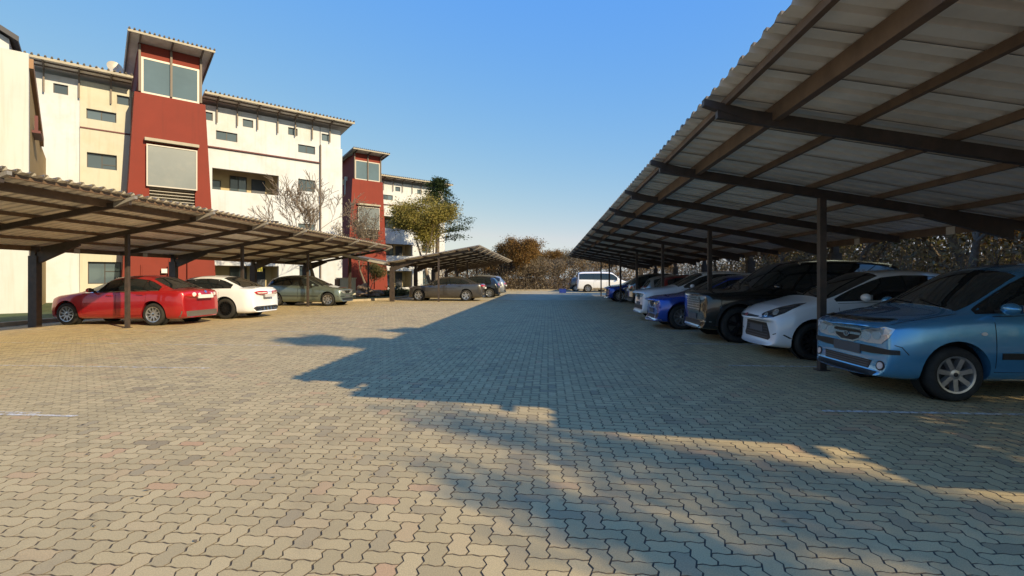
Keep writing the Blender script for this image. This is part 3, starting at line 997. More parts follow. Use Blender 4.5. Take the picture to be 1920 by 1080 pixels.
L_rust = leaf_mat('leaf_rust', [(.09, .052, .026), (.21, .115, .038), (.32, .18, .05), (.24, .17, .06)])
L_olive = leaf_mat('leaf_olive', [(.06, .06, .026), (.11, .105, .038), (.16, .15, .05), (.20, .15, .065)])
L_yel = leaf_mat('leaf_yellowgreen', [(.16, .145, .035), (.27, .235, .055), (.38, .32, .08), (.32, .23, .075)], .35)
L_green = leaf_mat('leaf_dark_green', [(.018, .032, .012), (.03, .052, .018), (.05, .078, .022), (.065, .085, .03)])
L_grey = leaf_mat('leaf_grey', [(.12, .10, .075), (.22, .18, .13), (.32, .26, .18), (.25, .19, .12)])
M_bark = mat('bark', (.13, .10, .075), .9, var=.35, vscale=6, bump=.6, bscale=25)
M_barkp = mat('bark_pale', (.20, .155, .115), .9, var=.25, vscale=6, bump=.5, bscale=25)

def skeleton(rs, height, levels, spread, trunk_r, first=.35, kids=(3, 4), ratio=.68, lift=.25, lean=.06, wob=1.0):
    segs, tips = [], []
    def branch(p, d, length, r, lev):
        n = 3
        for k in range(n):
            d = (d + Vector((rs.normal(0, .16 * (wob if lev == 0 else 1)), rs.normal(0, .16 * (wob if lev == 0 else 1)), rs.normal(0, .08) + lift * .12 * (lev > 0)))).normalized()
            q = p + d * (length / n)
            r2 = r * (1 - .3 / n * (k + 1) / 1.0)
            segs.append((p, q, r, r2))
            if lev >= levels - 1 or (lev >= levels - 2 and k > 0):
                tips.append((q, d, lev))
            if lev > 0 and lev < levels - 1 and k < n - 1 and rs.random() < .55:
                sd = side(d, rs, spread)
                branch(q, sd, length * ratio * .8, r2 * .55, lev + 1)
            p, r = q, r2
        if lev < levels - 1:
            for _ in range(int(rs.integers(kids[0], kids[1] + 1))):
                branch(p, side(d, rs, spread), length * ratio * rs.uniform(.8, 1.15), r * .66, lev + 1)
    def side(d, rs, spread):
        a = Vector((rs.normal(), rs.normal(), rs.normal() * .6 + lift))
        a = (a - d * a.dot(d)).normalized()
        ang = spread * rs.uniform(.55, 1.2)
        return (d * math.cos(ang) + a * math.sin(ang)).normalized()
    branch(Vector((0, 0, -.15)), Vector((rs.normal(0, lean), rs.normal(0, lean), 1)).normalized(), height * first, trunk_r, 0)
    return segs, tips
def seg_mesh(segs, rmin=.004):
    V, Fc = [], []
    for a, b, r0, r1 in segs:
        r0, r1 = max(r0, rmin), max(r1, rmin)
        n = 7 if r0 > .05 else (5 if r0 > .015 else 3)
        d = (b - a)
        if d.length < 1e-6: continue
        d.normalize()
        sx = d.cross(Vector((.3, .2, 1))).normalized()
        sy = sx.cross(d)
        o = len(V)
        for p, r in ((a, r0), (b + d * r1 * .3, r1)):
            for i in range(n):
                t = 2 * math.pi * i / n
                V.append(p + sx * (math.cos(t) * r) + sy * (math.sin(t) * r))
        for i in range(n):
            Fc.append((o + i, o + (i + 1) % n, o + n + (i + 1) % n, o + n + i))
    m = bpy.data.meshes.new('trunk')
    m.from_pydata([tuple(v) for v in V], [], Fc)
    m.shade_smooth()
    return m
def leaves_mesh(rs, centres, per, rad, size, flat=.0, tone_noise=.25, clump_tone=True):
    C = np.array(centres, float)
    n = len(C)
    idx = np.repeat(np.arange(n), per)
    P = C[idx] + rs.normal(0, rad, (n * per, 3)) * np.array([1, 1, .8])
    N = len(P)
    u = rs.normal(size=(N, 3)); u /= np.linalg.norm(u, axis=1)[:, None]
    v = rs.normal(size=(N, 3)); v -= u * (u * v).sum(1)[:, None]; v /= np.linalg.norm(v, axis=1)[:, None]
    s = size * rs.uniform(.55, 1.3, N)[:, None]
    V = np.stack([P - u * s, P + v * s * .45, P + u * s, P - v * s * .45], 1).reshape(-1, 3)
    me = fast_mesh('crown', V, np.arange(4 * N).reshape(N, 4), 4)
    tone = np.clip((rs.random(n)[idx] if clump_tone else .5) * .7 + rs.normal(.15, tone_noise, N), 0, 1)
    me.attributes.new('tone', 'FLOAT', 'FACE').data.foreach_set('value', tone.astype(np.float32))
    return me
PROTO = {}
def tree_proto(key, seed, height, levels, spread, tr, leafm, per, rad, size, bark=None, keep=1.0, rmin=.004, **kw):
    rs = np.random.default_rng(seed)
    segs, tips = skeleton(rs, height, levels, spread, tr, **kw)
    zmax = max(b.z for _, b, _, _ in segs)
    k = height / zmax
    segs = [(a * k, b * k, r0, r1) for a, b, r0, r1 in segs]
    tips = [(t * k, d, l) for t, d, l in tips]
    tm = seg_mesh(segs, rmin)
    tm.materials.append(bark or M_bark)
    cm = None
    if per:
        cs = [t for t, d, l in tips if rs.random() < keep]
        cm = leaves_mesh(rs, cs, per, rad, size)
        cm.materials.append(leafm)
    PROTO[key] = (tm, cm)
def place_tree(key, name, label, loc, scale=1.0, rz=0.0, group=None, cat='tree', sz=None):
    t = thing(name, label, cat, loc, rz, group)
    t.scale = (scale, scale, sz or scale)
    tm, cm = PROTO[key]
    obj('trunk', tm, None, t)
    if cm: obj('crown', cm, None, t)
    return t
tree_proto('brown_a', 11, 6.5, 5, .75, .16, L_brown, 26, .24, .060, keep=.85)
tree_proto('brown_b', 12, 6.0, 5, .85, .14, L_brown, 22, .26, .060, keep=.8)
tree_proto('olive', 13, 6.2, 5, .75, .15, L_olive, 30, .25, .065)
tree_proto('rust', 14, 5.6, 5, .8, .13, L_rust, 30, .26, .075)
tree_proto('grey', 15, 5.2, 5, .85, .12, L_grey, 22, .26, .07, keep=.9)
tree_proto('bare', 21, 6.6, 6, .66, .13, None, 0, 0, 0, bark=M_barkp, rmin=.011, kids=(3, 3), ratio=.72, lift=.35, first=.24)
tree_proto('twiggy', 22, 5.6, 6, .66, .09, L_grey, 3, .12, .05, bark=M_barkp, keep=.8, rmin=.010, kids=(2, 3), ratio=.72, first=.28)
tree_proto('yellow', 23, 6.6, 6, .62, .14, L_yel, 17, .22, .058, bark=M_barkp, kids=(2, 3), first=.17, lift=.5)
tree_proto('shrub', 25, 2.2, 4, .8, .04, L_brown, 26, .2, .06, first=.2)
tree_proto('shrub_rust', 26, 2.4, 4, .8, .04, L_rust, 26, .2, .065, first=.2)
tree_proto('garden', 27, 2.4, 4, .7, .045, L_olive, 16, .14, .05, bark=M_barkp, first=.42)

# conifer with drooping whorls
def conifer_proto():
    rs = np.random.default_rng(31)
    H = 10.6
    segs = [(Vector((0, 0, -.1)), Vector((.1, 0, H * .55)), .17, .1), (Vector((.1, 0, H * .55)), Vector((.05, .1, H)), .1, .015)]
    cs = []
    for k in range(58):
        z = 4.6 + (H - 4.7) * (k / 57) ** .9
        L = min(1.5, (H - z) * .30) * rs.uniform(.5, 1.25) + .25
        a = rs.uniform(0, 2 * math.pi)
        d = Vector((math.cos(a), math.sin(a), .35))
        p = Vector((.05, .05, z))
        q = p + d * L
        segs.append((p, q, .03, .008))
        for t in np.linspace(.35, 1.05, 7):
            cs.append(p + d * L * t + Vector((rs.normal(0, .08), rs.normal(0, .08), -.12 * t + .1)))
    tm = seg_mesh(segs); tm.materials.append(M_bark)
    cm = leaves_mesh(rs, cs, 26, .15, .075); cm.materials.append(L_green)
    PROTO['conifer'] = (tm, cm)
conifer_proto()

p = at(598, 521, 29.5)
place_tree('bare', 'bare_tree', 'leafless tree in front of the white wall, nearest the tall red tower', (p.x, p.y, .07), 1.12, 2.3)
p = at(690, 521, 37.0)
place_tree('twiggy', 'bare_tree', 'thin brown twiggy tree in front of the farther red tower', (p.x, p.y, .07), 1.22, 1.0)
p = at(806, 521, 42.0)
place_tree('yellow', 'leafy_tree', 'yellow-green rounded tree behind the farther carport', (p.x, p.y, .07), 1.5, .4, sz=1.26)
p = at(818, 521, 50.0)
place_tree('conifer', 'conifer_tree', 'dark green conifer rising behind the yellow-green tree', (p.x, p.y, .07), 1.7, .4, sz=1.06)
p = at(690, 521, 33.5)
place_tree('garden', 'garden_tree', 'small garden tree with pale crooked trunk before the farther tower door', (p.x, p.y, .07), 1.0, 1.0, sz=.95)

# garden rocks and bushes by the farther tower
M_rock = mat('rock', (.22, .155, .10), .9, var=.35, vscale=2.5, bump=.8, bscale=8)
def rock(px, zc, r, h, seed, label):
    rs = np.random.default_rng(seed)
    bm = bmesh.new()
    bmesh.ops.create_icosphere(bm, subdivisions=3, radius=1)
    for v in bm.verts:
        n = v.co.normalized()
        f = 1 + .22 * math.sin(3 * n.x + seed) * math.cos(2.5 * n.y + seed * 2) + .12 * math.sin(7 * n.z + 5 * n.x + seed) + rs.normal(0, .015)
        v.co = Vector((n.x * r * f, n.y * r * f, n.z * h * f))
    me = bpy.data.meshes.new('rock')
    bm.to_mesh(me); bm.free()
    p_ = at(px, 521, zc)
    tag(obj('garden_rock', me, M_rock, None, (p_.x, p_.y, .07 + h * .55), rs.uniform(0, 3)), label, 'rock', 'rocks at the foot of the farther tower')
rock(682, 34.5, .42, .55, 1, 'pale brown boulder left of the small garden tree')
rock(700, 33.6, .5, .32, 2, 'flat brown boulder under the small garden tree')
rock(676, 33.0, .6, .22, 3, 'low broad boulder at the lawn edge by the utility cabinet')
rock(712, 34.2, .4, .3, 4, 'dark brown boulder right of the small garden tree')
def bush(px, zc, r, h, seed, leafm, label, name='bush', group=None):
    rs = np.random.default_rng(seed)
    cs = []
    for _ in range(46):
        a, t = rs.uniform(0, 6.28), rs.uniform(0, 1) ** .6
        cs.append((r * t * math.cos(a), r * t * math.sin(a), h * (.15 + .8 * rs.random() * (1 - .5 * t))))
    cm = leaves_mesh(rs, cs, 30, .11, .05); cm.materials.append(leafm)
    segs = [(Vector((0, 0, -.05)), Vector(c) * .9, .018, .005) for c in cs[:24]]
    tm = seg_mesh(segs); tm.materials.append(M_bark)
    p_ = at(px, 521, zc)
    t = thing(name, label, 'bush', (p_.x, p_.y, .05), 0, group)
    obj('stems', tm, None, t); obj('foliage', cm, None, t)
bush(742, 35.5, .55, 1.1, 41, L_green, 'dark green bush between the tower and the grey sedan', group='garden bushes')
bush(757, 35.0, .5, .6, 42, L_olive, 'low olive bush right of the dark green bush', group='garden bushes')
bush(725, 34.5, .6, .45, 43, L_olive, 'low olive bush left of the dark green bush', group='garden bushes')

# wood beyond the far kerb
rs = np.random.default_rng(5)
far_list = [('rust', 1012, 57, 1.12, 'tall rust-brown tree rising highest beyond the far kerb'), ('brown_a', 985, 60, .82, 'brown tree left of the tall rust tree beyond the kerb'),
            ('rust', 1048, 62, .95, 'rust-coloured tree above the white van roof'), ('grey', 962, 58, .78, 'grey-brown tree at the end of the farther carport'),
            ('olive', 945, 63, .80, 'olive tree beyond the farther carport end'), ('grey', 1030, 55.5, .72, 'low grey thicket tree left of the white van'),
            ('brown_b', 1075, 58, .86, 'brown tree directly behind the white van'), ('rust', 920, 66, .80, 'rust tree seen through the farther carport'),
            ('brown_a', 1105, 61, .85, 'brown tree right of the white van'), ('olive', 1140, 60, .9, 'olive tree beyond the end of the right carport'),
            ('brown_b', 890, 64, .8, 'brown tree behind the silver wagon'), ('rust', 1175, 58, .9, 'rust tree beyond the far parked cars'),
            ('grey', 1000, 66, .9, 'pale grey tree deep in the far wood'), ('olive', 1210, 56, 1.0, 'olive tree behind the red hatchback')]
for k, px, zc, s, lab in far_list:
    q = at(px, 521, zc)
    place_tree(k, 'woodland_tree', lab, (q.x, q.y, -.06), s, rs.uniform(0, 6.28), 'trees of the far wood', sz=s * .92)
def thicket(name, label, pts, n, hmax, seed, mats, leaf=.075):
    rs_ = np.random.default_rng(seed)
    cs = []
    for _ in range(n):
        i = rs_.integers(0, len(pts) - 1)
        t = rs_.random()
        x = pts[i][0] * (1 - t) + pts[i + 1][0] * t + rs_.normal(0, pts[i][2])
        y = pts[i][1] * (1 - t) + pts[i + 1][1] * t + rs_.normal(0, pts[i][2])
        cs.append((x, y, hmax * rs_.random() ** 1.3))
    cm = leaves_mesh(rs_, cs, 12, .28, leaf)
    cm.materials.append(mats)
    V = [(Vector((c[0] + rs_.normal(0, .3), c[1] + rs_.normal(0, .3), 0)), Vector(c) + Vector((0, 0, .25)), .012, .006) for c in cs[::2]]
    o = tag(obj(name, cm, None), label, 'undergrowth', None, 'stuff')
    tm = seg_mesh(V); tm.materials.append(M_bark)
    tag(obj('stems', tm, None, o), kind='stuff')
thicket('thicket', 'dry grey-brown thicket along the far kerb', [(-22, 62, 1.2), (-9, 56, 1.0), (0, 55, 1.0), (12, 55, 1.0), (26, 54, 1.2)], 2400, 3.4, 6, L_grey, .10)
thicket('thicket', 'rust and orange scrub mixed into the thicket along the far kerb', [(-20, 60, 1.2), (-9, 57, 1.0), (0, 56.5, 1.0), (12, 56.5, 1.0), (26, 56, 1.2)], 1500, 3.0, 16, L_rust, .09)
thicket('undergrowth', 'dry rust undergrowth deeper in the far wood', [(-30, 72, 2), (0, 66, 2), (36, 64, 2)], 2600, 4.8, 7, L_rust, .13)

# wood behind the right carport
rl = [('brown_a', 10.6, 8.2, 1.0), ('olive', 11.6, 10.4, 1.08), ('brown_b', 10.4, 13.0, 1.0), ('brown_a', 12.2, 15.2, 1.1), ('olive', 10.9, 18.4, .95), ('rust', 12.4, 21.5, 1.1),
      ('brown_b', 10.8, 24.5, 1.0), ('brown_a', 12.0, 28.0, 1.05), ('rust', 10.9, 31.5, 1.05), ('olive', 12.3, 35.5, 1.05), ('rust', 14.8, 18, 1.2), ('brown_b', 15.2, 12, 1.2), ('brown_a', 15.5, 25, 1.2),
      ('brown_b', 15.0, 33, 1.2), ('grey', 13.6, 8.6, 1.25), ('rust', 14.5, 39.5, 1.1)]
words = {'brown_a': 'brown-leaved', 'brown_b': 'sparse brown', 'olive': 'olive-leaved', 'rust': 'rust-leaved', 'grey': 'grey-brown'}
refs = ['behind the blue hatchback', 'behind the gap between blue and white hatchbacks', 'behind the white hatchback', 'behind the black off-roader', 'behind the bright blue sedan', 'behind the white crossover',
        'behind the red hatchback', 'behind the silver hatchback', 'behind the black wagon', 'at the far end of the right carport', 'deep behind the bright blue sedan', 'deep behind the white hatchback',
        'deep behind the red hatchback', 'deep behind the far parked cars', 'deep behind the blue hatchback', 'past the far end of the right carport']
for (k, x, y, s), rf in zip(rl, refs):
    place_tree(k, 'woodland_tree', words[k] + ' tree ' + rf, (x, y, .05), s, rs.uniform(0, 6.28), 'trees behind the right carport')
thicket('undergrowth', 'dry brown undergrowth between the trees behind the right carport', [(10.4, 7, .5), (10.6, 16, .55), (10.8, 28, .6), (11.2, 40, .6)], 1500, 2.4, 8, L_brown, .07)
thicket('undergrowth', 'olive and grey undergrowth deeper behind the right carport', [(15.5, 11, 1.3), (15.5, 20, 1.3), (16, 30, 1.3), (16, 42, 1.3)], 1700, 4.2, 9, L_olive, .10)
thicket('thicket', 'dark brown thicket closing the view deep behind the right carport', [(27, 8, 2.0), (27, 22, 2.0), (26, 36, 2.0), (24, 52, 2.0)], 4200, 8.5, 10, L_brown, .18)
# trees standing just outside the picture on the right: their crowns shade the foreground
place_tree('brown_b', 'woodland_tree', 'sparse brown tree outside the right edge shading the foreground paving', (10.3, -3.1, .05), .46, 1.1, 'trees behind the right carport', sz=1.2)
tree_proto('tall', 33, 9.9, 5, .85, .15, L_olive, 9, .13, .10, first=.62, ratio=.36, lean=.0, wob=.1)
place_tree('tall', 'woodland_tree', 'tall slim tree outside the right edge whose top shades the left of the drive', (10.6, -.25, .05), 1.0, .5, 'trees behind the right carport')

thicket('undergrowth', 'dry shrubs added outside the right edge to block low sun behind the nearest car', [(10.6, -7, .6), (10.8, -2, .6), (10.8, 3, .6), (10.6, 8, .5)], 900, 3.9, 12, L_brown, .08)  # unseen shrubs added and sized to stop low sun under the rear roof edge

for k_, x_, y_, s_, lab_ in (('grey', 10.3, 1.7, .95, 'grey-brown tree added outside the right edge to block sun, nearest the blue hatchback'), ('brown_b', 10.9, 3.5, .95, 'sparse brown tree added outside the right edge to block sun, beside the grey one'),
                       ('grey', 10.2, 5.2, .95, 'grey-brown tree added outside the right edge to block sun, just before the blue hatchback')):
    place_tree(k_, 'woodland_tree', lab_, (x_, y_, .05), s_, 1.0 + x_, 'trees behind the right carport')  # unseen trees added to keep sun off the paving by the blue hatchback
# dry leaves and grit lying on the paving
rs_l = np.random.default_rng(77)
nl = 700
P_ = np.stack([rs_l.uniform(-9, 8, nl), rs_l.uniform(2.2, 16, nl) , np.full(nl, .006)], 1)
a_ = rs_l.uniform(0, 6.28, nl)
sz_ = rs_l.uniform(.006, .020, nl)
u_ = np.stack([np.cos(a_), np.sin(a_), rs_l.normal(0, .15, nl)], 1) * sz_[:, None]
v_ = np.stack([-np.sin(a_), np.cos(a_), rs_l.normal(0, .15, nl)], 1) * sz_[:, None] * .5
up_ = np.array([0, 0, .004])
V_ = np.stack([P_ - u_, P_ + v_ + up_, P_ + u_, P_ - v_ + up_], 1).reshape(-1, 3)
lm_ = fast_mesh('leaf_litter', V_, np.arange(4 * nl).reshape(nl, 4), 4)
lm_.attributes.new('tone', 'FLOAT', 'FACE').data.foreach_set('value', rs_l.random(nl).astype(np.float32))
tag(obj('leaf_litter', lm_, L_grey), 'dry leaves and grit scattered over the paving', 'leaf litter', None, 'stuff')

# ------------------------------------------------------------------ cars
def paint(name, col, metal=.35, rough=.32, dust=.12):
    return mat('paint_' + name, col, rough, metal, .5, coat=1.0, dirt=tuple(min(1, .6 * c + .10) for c in col), dirt_amt=dust, dscale=2.2)
M_cglass = mat('car_glass', (.012, .016, .018), .03, spec=.75, coat=.6)
M_black = mat('black_trim', (.016, .016, .017), .5, var=.1)
M_gloss = mat('gloss_black', (.008, .008, .009), .12, coat=.6)
M_tyre = mat('tyre_rubber', (.018, .017, .016), .85, var=.25, vscale=20, dirt=(.07, .06, .045), dirt_amt=.4, dscale=4)
M_rim = mat('alloy', (.55, .55, .56), .28, metal=.85, var=.1, vscale=15)
M_rimd = mat('dark_alloy', (.05, .05, .055), .3, metal=.8)
M_chrome = mat('chrome', (.75, .76, .78), .10, metal=1.0)
M_lamp = mat('headlamp', (.60, .62, .64), .24, metal=.5, coat=1.0, var=.12, vscale=14)
M_lampd = mat('headlamp_dark', (.05, .055, .065), .08, metal=.3, coat=1.0)
M_lens = mat('lens', (.75, .78, .80), .06, metal=.7, coat=1.0)
M_amber = mat('amber_lens', (.7, .25, .03), .12, coat=1.0)
M_tail = mat('tail_lens', (.42, .012, .012), .10, coat=1.0, var=.2, vscale=14)
M_clear = mat('clear_lens', (.72, .66, .64), .10, coat=1.0)
M_plate = mat('plate_grey', (.085, .09, .10), .6)
M_platew = mat('plate_white', (.72, .71, .68), .5)
M_liner = mat('arch_liner', (.012, .012, .012), .95)
M_disc = mat('brake_disc', (.22, .21, .20), .4, metal=.8)

def interp(tab, x):
    if x <= tab[0][0]: return tab[0][1]
    for (a, u), (b, v) in zip(tab[:-1], tab[1:]):
        if x <= b:
            return u + (v - u) * (x - a) / (b - a)
    return tab[-1][1]
def sstep(t):
    t = max(0, min(1, t))
    return t * t * (3 - 2 * t)

class Car:
    def __init__(s, S):
        s.S = S
        s.parts = []           # (name, mesh, material, parent index)
        s.body()
    # ---- body shell
    def ring(s, x):
        S = s.S
        L = S['L']
        w, zt, zb = interp(S['plan'], x), interp(S['top'], x), interp(S['belt'], x)
        zb = min(zb, zt - .015)
        zl = S['zl'] + .035 * max(0, 1 - x / .35) ** 1.5 + S.get('tail_lift', .05) * max(0, 1 - (L - x) / .4) ** 1.5
        g = sstep((zt - zb - .05) / .26)
        rw = S['roofw'] - S.get('taper', .04) * max(0, (x - S['rf']) / max(.1, L - S['rf'])) 
        lp = lambda a, b: a + (b - a) * g
        h = zt - zb
        pts = [(0, zl), (.78 * w, zl), (.955 * w, zl + .05), (w, zl + .48 * (zb - zl)), (.985 * w, zb - .30 * min(.3, zb - zl)), (.94 * w, zb),
               (lp(.80 * w, .5 * (.915 * w + rw) + .018), lp(zt - .030, zb + .5 * h)), (lp(.54 * w, rw), lp(zt - .013, zt - .060)),
               (lp(.27 * w, .56 * rw), lp(zt - .004, zt - .013)), (0, zt)]
        return pts, w
    def body(s):
        S = s.S
        L = S['L']
        xs = sorted({0.0, L, .05, L - .05, *[x for x, _ in S['top']], *[x for x, _ in S['belt']], *[x for x, _ in S['plan']]})
        out = [xs[0]]
        for x in xs[1:]:
            if x - out[-1] > .045: out.append(x)
        out[-1] = L
        xs = out
        na, nb = S.get('nose', (.10, .20))
        ta, tb = S.get('tail', (.10, .14))
        rings = []
        for x in xs:
            pts, w = s.ring(x)
            ff = max(0, 1 - x / 1.0) ** 1.6
            fr = max(0, 1 - (L - x) / .8) ** 1.6
            row = []
            for y, z in pts:
                dz = min(z - S.get('zbump', .5), .27)
                X = x + ff * (na * (dz / .3) ** 2 * (1 if dz > 0 else .45) + nb * (y / max(w, .1)) ** 2.4) - fr * (ta * (dz / .4) ** 2 * (1 if dz > 0 else .5) + tb * (y / max(w, .1)) ** 2.4)
                row.append((-X, y, z))
            rings.append(row)
        n = len(rings[0])
        V, idx = [], []
        for row in rings:
            r = {}
            for i, (x, y, z) in enumerate(row):
                r[(i, 1)] = len(V); V.append((x, y, z))
                if 0 < i < n - 1:
                    r[(i, -1)] = len(V); V.append((x, -y, z))
                else:
                    r[(i, -1)] = r[(i, 1)]
            idx.append(r)
        Fc = []
        for a, b in zip(idx[:-1], idx[1:]):
            for i in range(n - 1):
                for q in (1, -1):
                    f = [a[(i, q)], a[(i + 1, q)], b[(i + 1, q)], b[(i, q)]]
                    Fc.append(tuple(f))
        for r in (idx[0], idx[-1]):
            for i in range(n - 1):
                f = []
                for k in ((i, 1), (i + 1, 1), (i + 1, -1), (i, -1)):
                    if r[k] not in f: f.append(r[k])
                Fc.append(tuple(f))
        me = MB().add(V, Fc).mesh('body')
        cr = me.attributes.new('crease_edge', 'FLOAT', 'EDGE')
        belt = {r[(5, q)] for r in idx for q in (1, -1)}
        low = {r[(1, q)] for r in idx for q in (1, -1)}
        vals = []
        for e in me.edges:
            a, b = e.vertices
            v = .45 if (a in belt and b in belt) else (.35 if (a in low and b in low) else 0)
            vals.append(v)
        cr.data.foreach_set('value', vals)
        o = bpy.data.objects.new('tmp', me)
        COL.objects.link(o)
        md = o.modifiers.new('s', 'SUBSURF')
        md.levels = md.render_levels = S.get('sub', 2)
        dg = bpy.context.evaluated_depsgraph_get()
        smooth = bpy.data.meshes.new_from_object(o.evaluated_get(dg))
        bm = bmesh.new(); bm.from_mesh(smooth)
        bmesh.ops.recalc_face_normals(bm, faces=bm.faces)
        s.bvh = BVHTree.FromBMesh(bm)
        bm.free()
        # wheel arches
        cut = MB()
        ra = S['r'] + .055
        for xa in S['axles']:
            for q in (1, -1):
                c = MB().lathe_y([(0.001, -.16), (ra, -.16), (ra, .5), (.001, .5)], 32)
                vs = [(-xa + vx, q * (S['W'] / 2 - .12) + q * vy, S['r'] + .015 + vz) for vx, vy, vz in c.v]
                cut.add(vs, c.f)
        cm = cut.mesh('cut')
        oc = bpy.data.objects.new('cut', cm)
        COL.objects.link(oc)
        b2 = o.modifiers.new('b', 'BOOLEAN')
        b2.object = oc
        b2.operation = 'DIFFERENCE'
        b2.solver = 'EXACT'
        dg = bpy.context.evaluated_depsgraph_get()
        dg.update()
        fin = bpy.data.meshes.new_from_object(o.evaluated_get(dg))
        bpy.data.objects.remove(o); bpy.data.objects.remove(oc)
        fin.shade_smooth()
        fin.set_sharp_from_angle(angle=R(38))
        fin.materials.clear()
        s.body_mesh = fin
    # ---- projecting helpers
    def cast(s, o, d, reach=3.0, slack=.22):
        o, d = Vector(o), Vector(d)
        h = s.bvh.ray_cast(o, d)
        if h[0] is None or (abs(d.z) < .5 and (h[0] - o).length > reach + slack):
            h = s.bvh.find_nearest(o + d * reach)
        n = h[1]
        if n.dot(Vector(d)) > 0: n = -n
        return h[0], n
    def side(s, q):
        return lambda x, z: s.cast((-x, q * 3, z), (0, -q, 0), 3 - s.S['W'] / 2, .6)
    def front(s):
        return lambda y, z: s.cast((1.5, y, z), (-1, 0, 0), 1.5 + .06 + .25 * (y / (s.S['W'] / 2)) ** 2)
    def rear(s):
        return lambda y, z: s.cast((-s.S['L'] - 1.5, y, z), (1, 0, 0), 1.5 + .06 + .16 * (y / (s.S['W'] / 2)) ** 2)
    def corner(s, q, a):       # seen from a slanting direction: a degrees from straight ahead; u runs across, z is height
        d = Vector((-math.cos(R(a)), -q * math.sin(R(a)), 0))
        e = Vector((-math.sin(R(a)), q * math.cos(R(a)), 0))
        base = Vector((-.6, 0, 0))
        return lambda u, z: s.cast(base + e * u - d * 3 + Vector((0, 0, z)), d, 2.75)
    def rcorner(s, q, a):
        d = Vector((math.cos(R(a)), -q * math.sin(R(a)), 0))
        e = Vector((math.sin(R(a)), q * math.cos(R(a)), 0))
        base = Vector((-s.S['L'] + .6, 0, 0))
        return lambda u, z: s.cast(base + e * u - d * 3 + Vector((0, 0, z)), d, 2.75)
    def top(s):
        return lambda x, y: s.cast((-x, y, 4), (0, 0, -1))
    def patch(s, name, pts, proj, off, m, parent=None, rim=.012, maxlen=.09):
        bm = bmesh.new()
        vs = [bm.verts.new((a, b, 0)) for a, b in pts]
        bm.faces.new(vs)
        bmesh.ops.triangulate(bm, faces=bm.faces[:])
        for _ in range(4):
            es = [e for e in bm.edges if e.calc_length() > maxlen]
            if not es: break
            bmesh.ops.subdivide_edges(bm, edges=es, cuts=1)
            bmesh.ops.triangulate(bm, faces=bm.faces[:])
        bnd = [e for e in bm.edges if e.is_boundary]
        P = {}
        for v in bm.verts[:]:
            c, n = proj(v.co.x, v.co.y)
            P[v] = (c, n)
        if rim:
            ex = bmesh.ops.extrude_edge_only(bm, edges=bnd)
            new = [g for g in ex['geom'] if isinstance(g, bmesh.types.BMVert)]
            old = {}
            for v in new:
                for e in v.link_edges:
                    w = e.other_vert(v)
                    if w in P and (w.co - v.co).length < 1e-7:
                        old[v] = w
            for v in new:
                c, n = P[old[v]]
                v.co = c + n * (off - rim)
        for v, (c, n) in P.items():
            v.co = c + n * off
        bmesh.ops.recalc_face_normals(bm, faces=bm.faces[:])
        # make sure it faces outwards
        f0 = max(bm.faces, key=lambda f: f.calc_area())
        nn = min(P.values(), key=lambda t: (t[0] - f0.calc_center_median()).length)[1]
        if f0.normal.dot(nn) < 0:
            bmesh.ops.reverse_faces(bm, faces=bm.faces[:])
        me = bpy.data.meshes.new(name)
        bm.to_mesh(me); bm.free()
        me.shade_smooth(); me.set_sharp_from_angle(angle=R(35))
        s.parts.append((name, me, m, parent))
        return len(s.parts) - 1
    def both(s, name, pts, which, off, m, parent=None, **k):
        r = []
        for q in (1, -1):
            if which == 'side': r.append(s.patch(name, pts, s.side(q), off, m, parent, **k))
            elif which == 'front': r.append(s.patch(name, [(q * a, b) for a, b in pts], s.front(), off, m, parent, **k))
            elif which == 'rear': r.append(s.patch(name, [(q * a, b) for a, b in pts], s.rear(), off, m, parent, **k))
            elif which[0] == 'corner': r.append(s.patch(name, pts, s.corner(q, which[1]), off, m, parent, **k))
            elif which[0] == 'rcorner': r.append(s.patch(name, pts, s.rcorner(q, which[1]), off, m, parent, **k))
        return r
    def plate(s, name, z0, z1, w, m, where='front'):
        pr = s.front() if where == 'front' else s.rear()
        xs = [pr(y, z)[0].x for y in (-w, 0, w) for z in (z0, z1)]
        if where == 'front':
            x = max(xs); mb = MB().box(x - .03, x + .012, -w, w, z0, z1)
        else:
            x = min(xs); mb = MB().box(x - .012, x + .03, -w, w, z0, z1)
        return s.mesh_part(name, mb, m, None, None)
    def mesh_part(s, name, mb, m, parent=None, smooth=35):
        s.parts.append((name, mb.mesh(name, smooth), m, parent))
        return len(s.parts) - 1
    def ribbon(s, name, pts, proj, w, off, m, parent=None):
        mb = MB()
        P = []
        # resample
        res = []
        for (a, b), (c, d) in zip(pts[:-1], pts[1:]):
            n = max(1, int(math.hypot(c - a, d - b) / .06))
            for i in range(n): res.append((a + (c - a) * i / n, b + (d - b) * i / n))
        res.append(pts[-1])
        for i, (a, b) in enumerate(res):
            p, q = res[max(0, i - 1)], res[min(len(res) - 1, i + 1)]
            t = Vector((q[0] - p[0], q[1] - p[1])).normalized()
            nx, ny = -t.y * w / 2, t.x * w / 2
            for sg in (1, -1):
                c, n = proj(a + nx * sg, b + ny * sg)
                P.append(c + n * off)
        mb.add(P, [(2 * i, 2 * i + 1, 2 * i + 3, 2 * i + 2) for i in range(len(res) - 1)])
        return s.mesh_part(name, mb, m, parent, None)
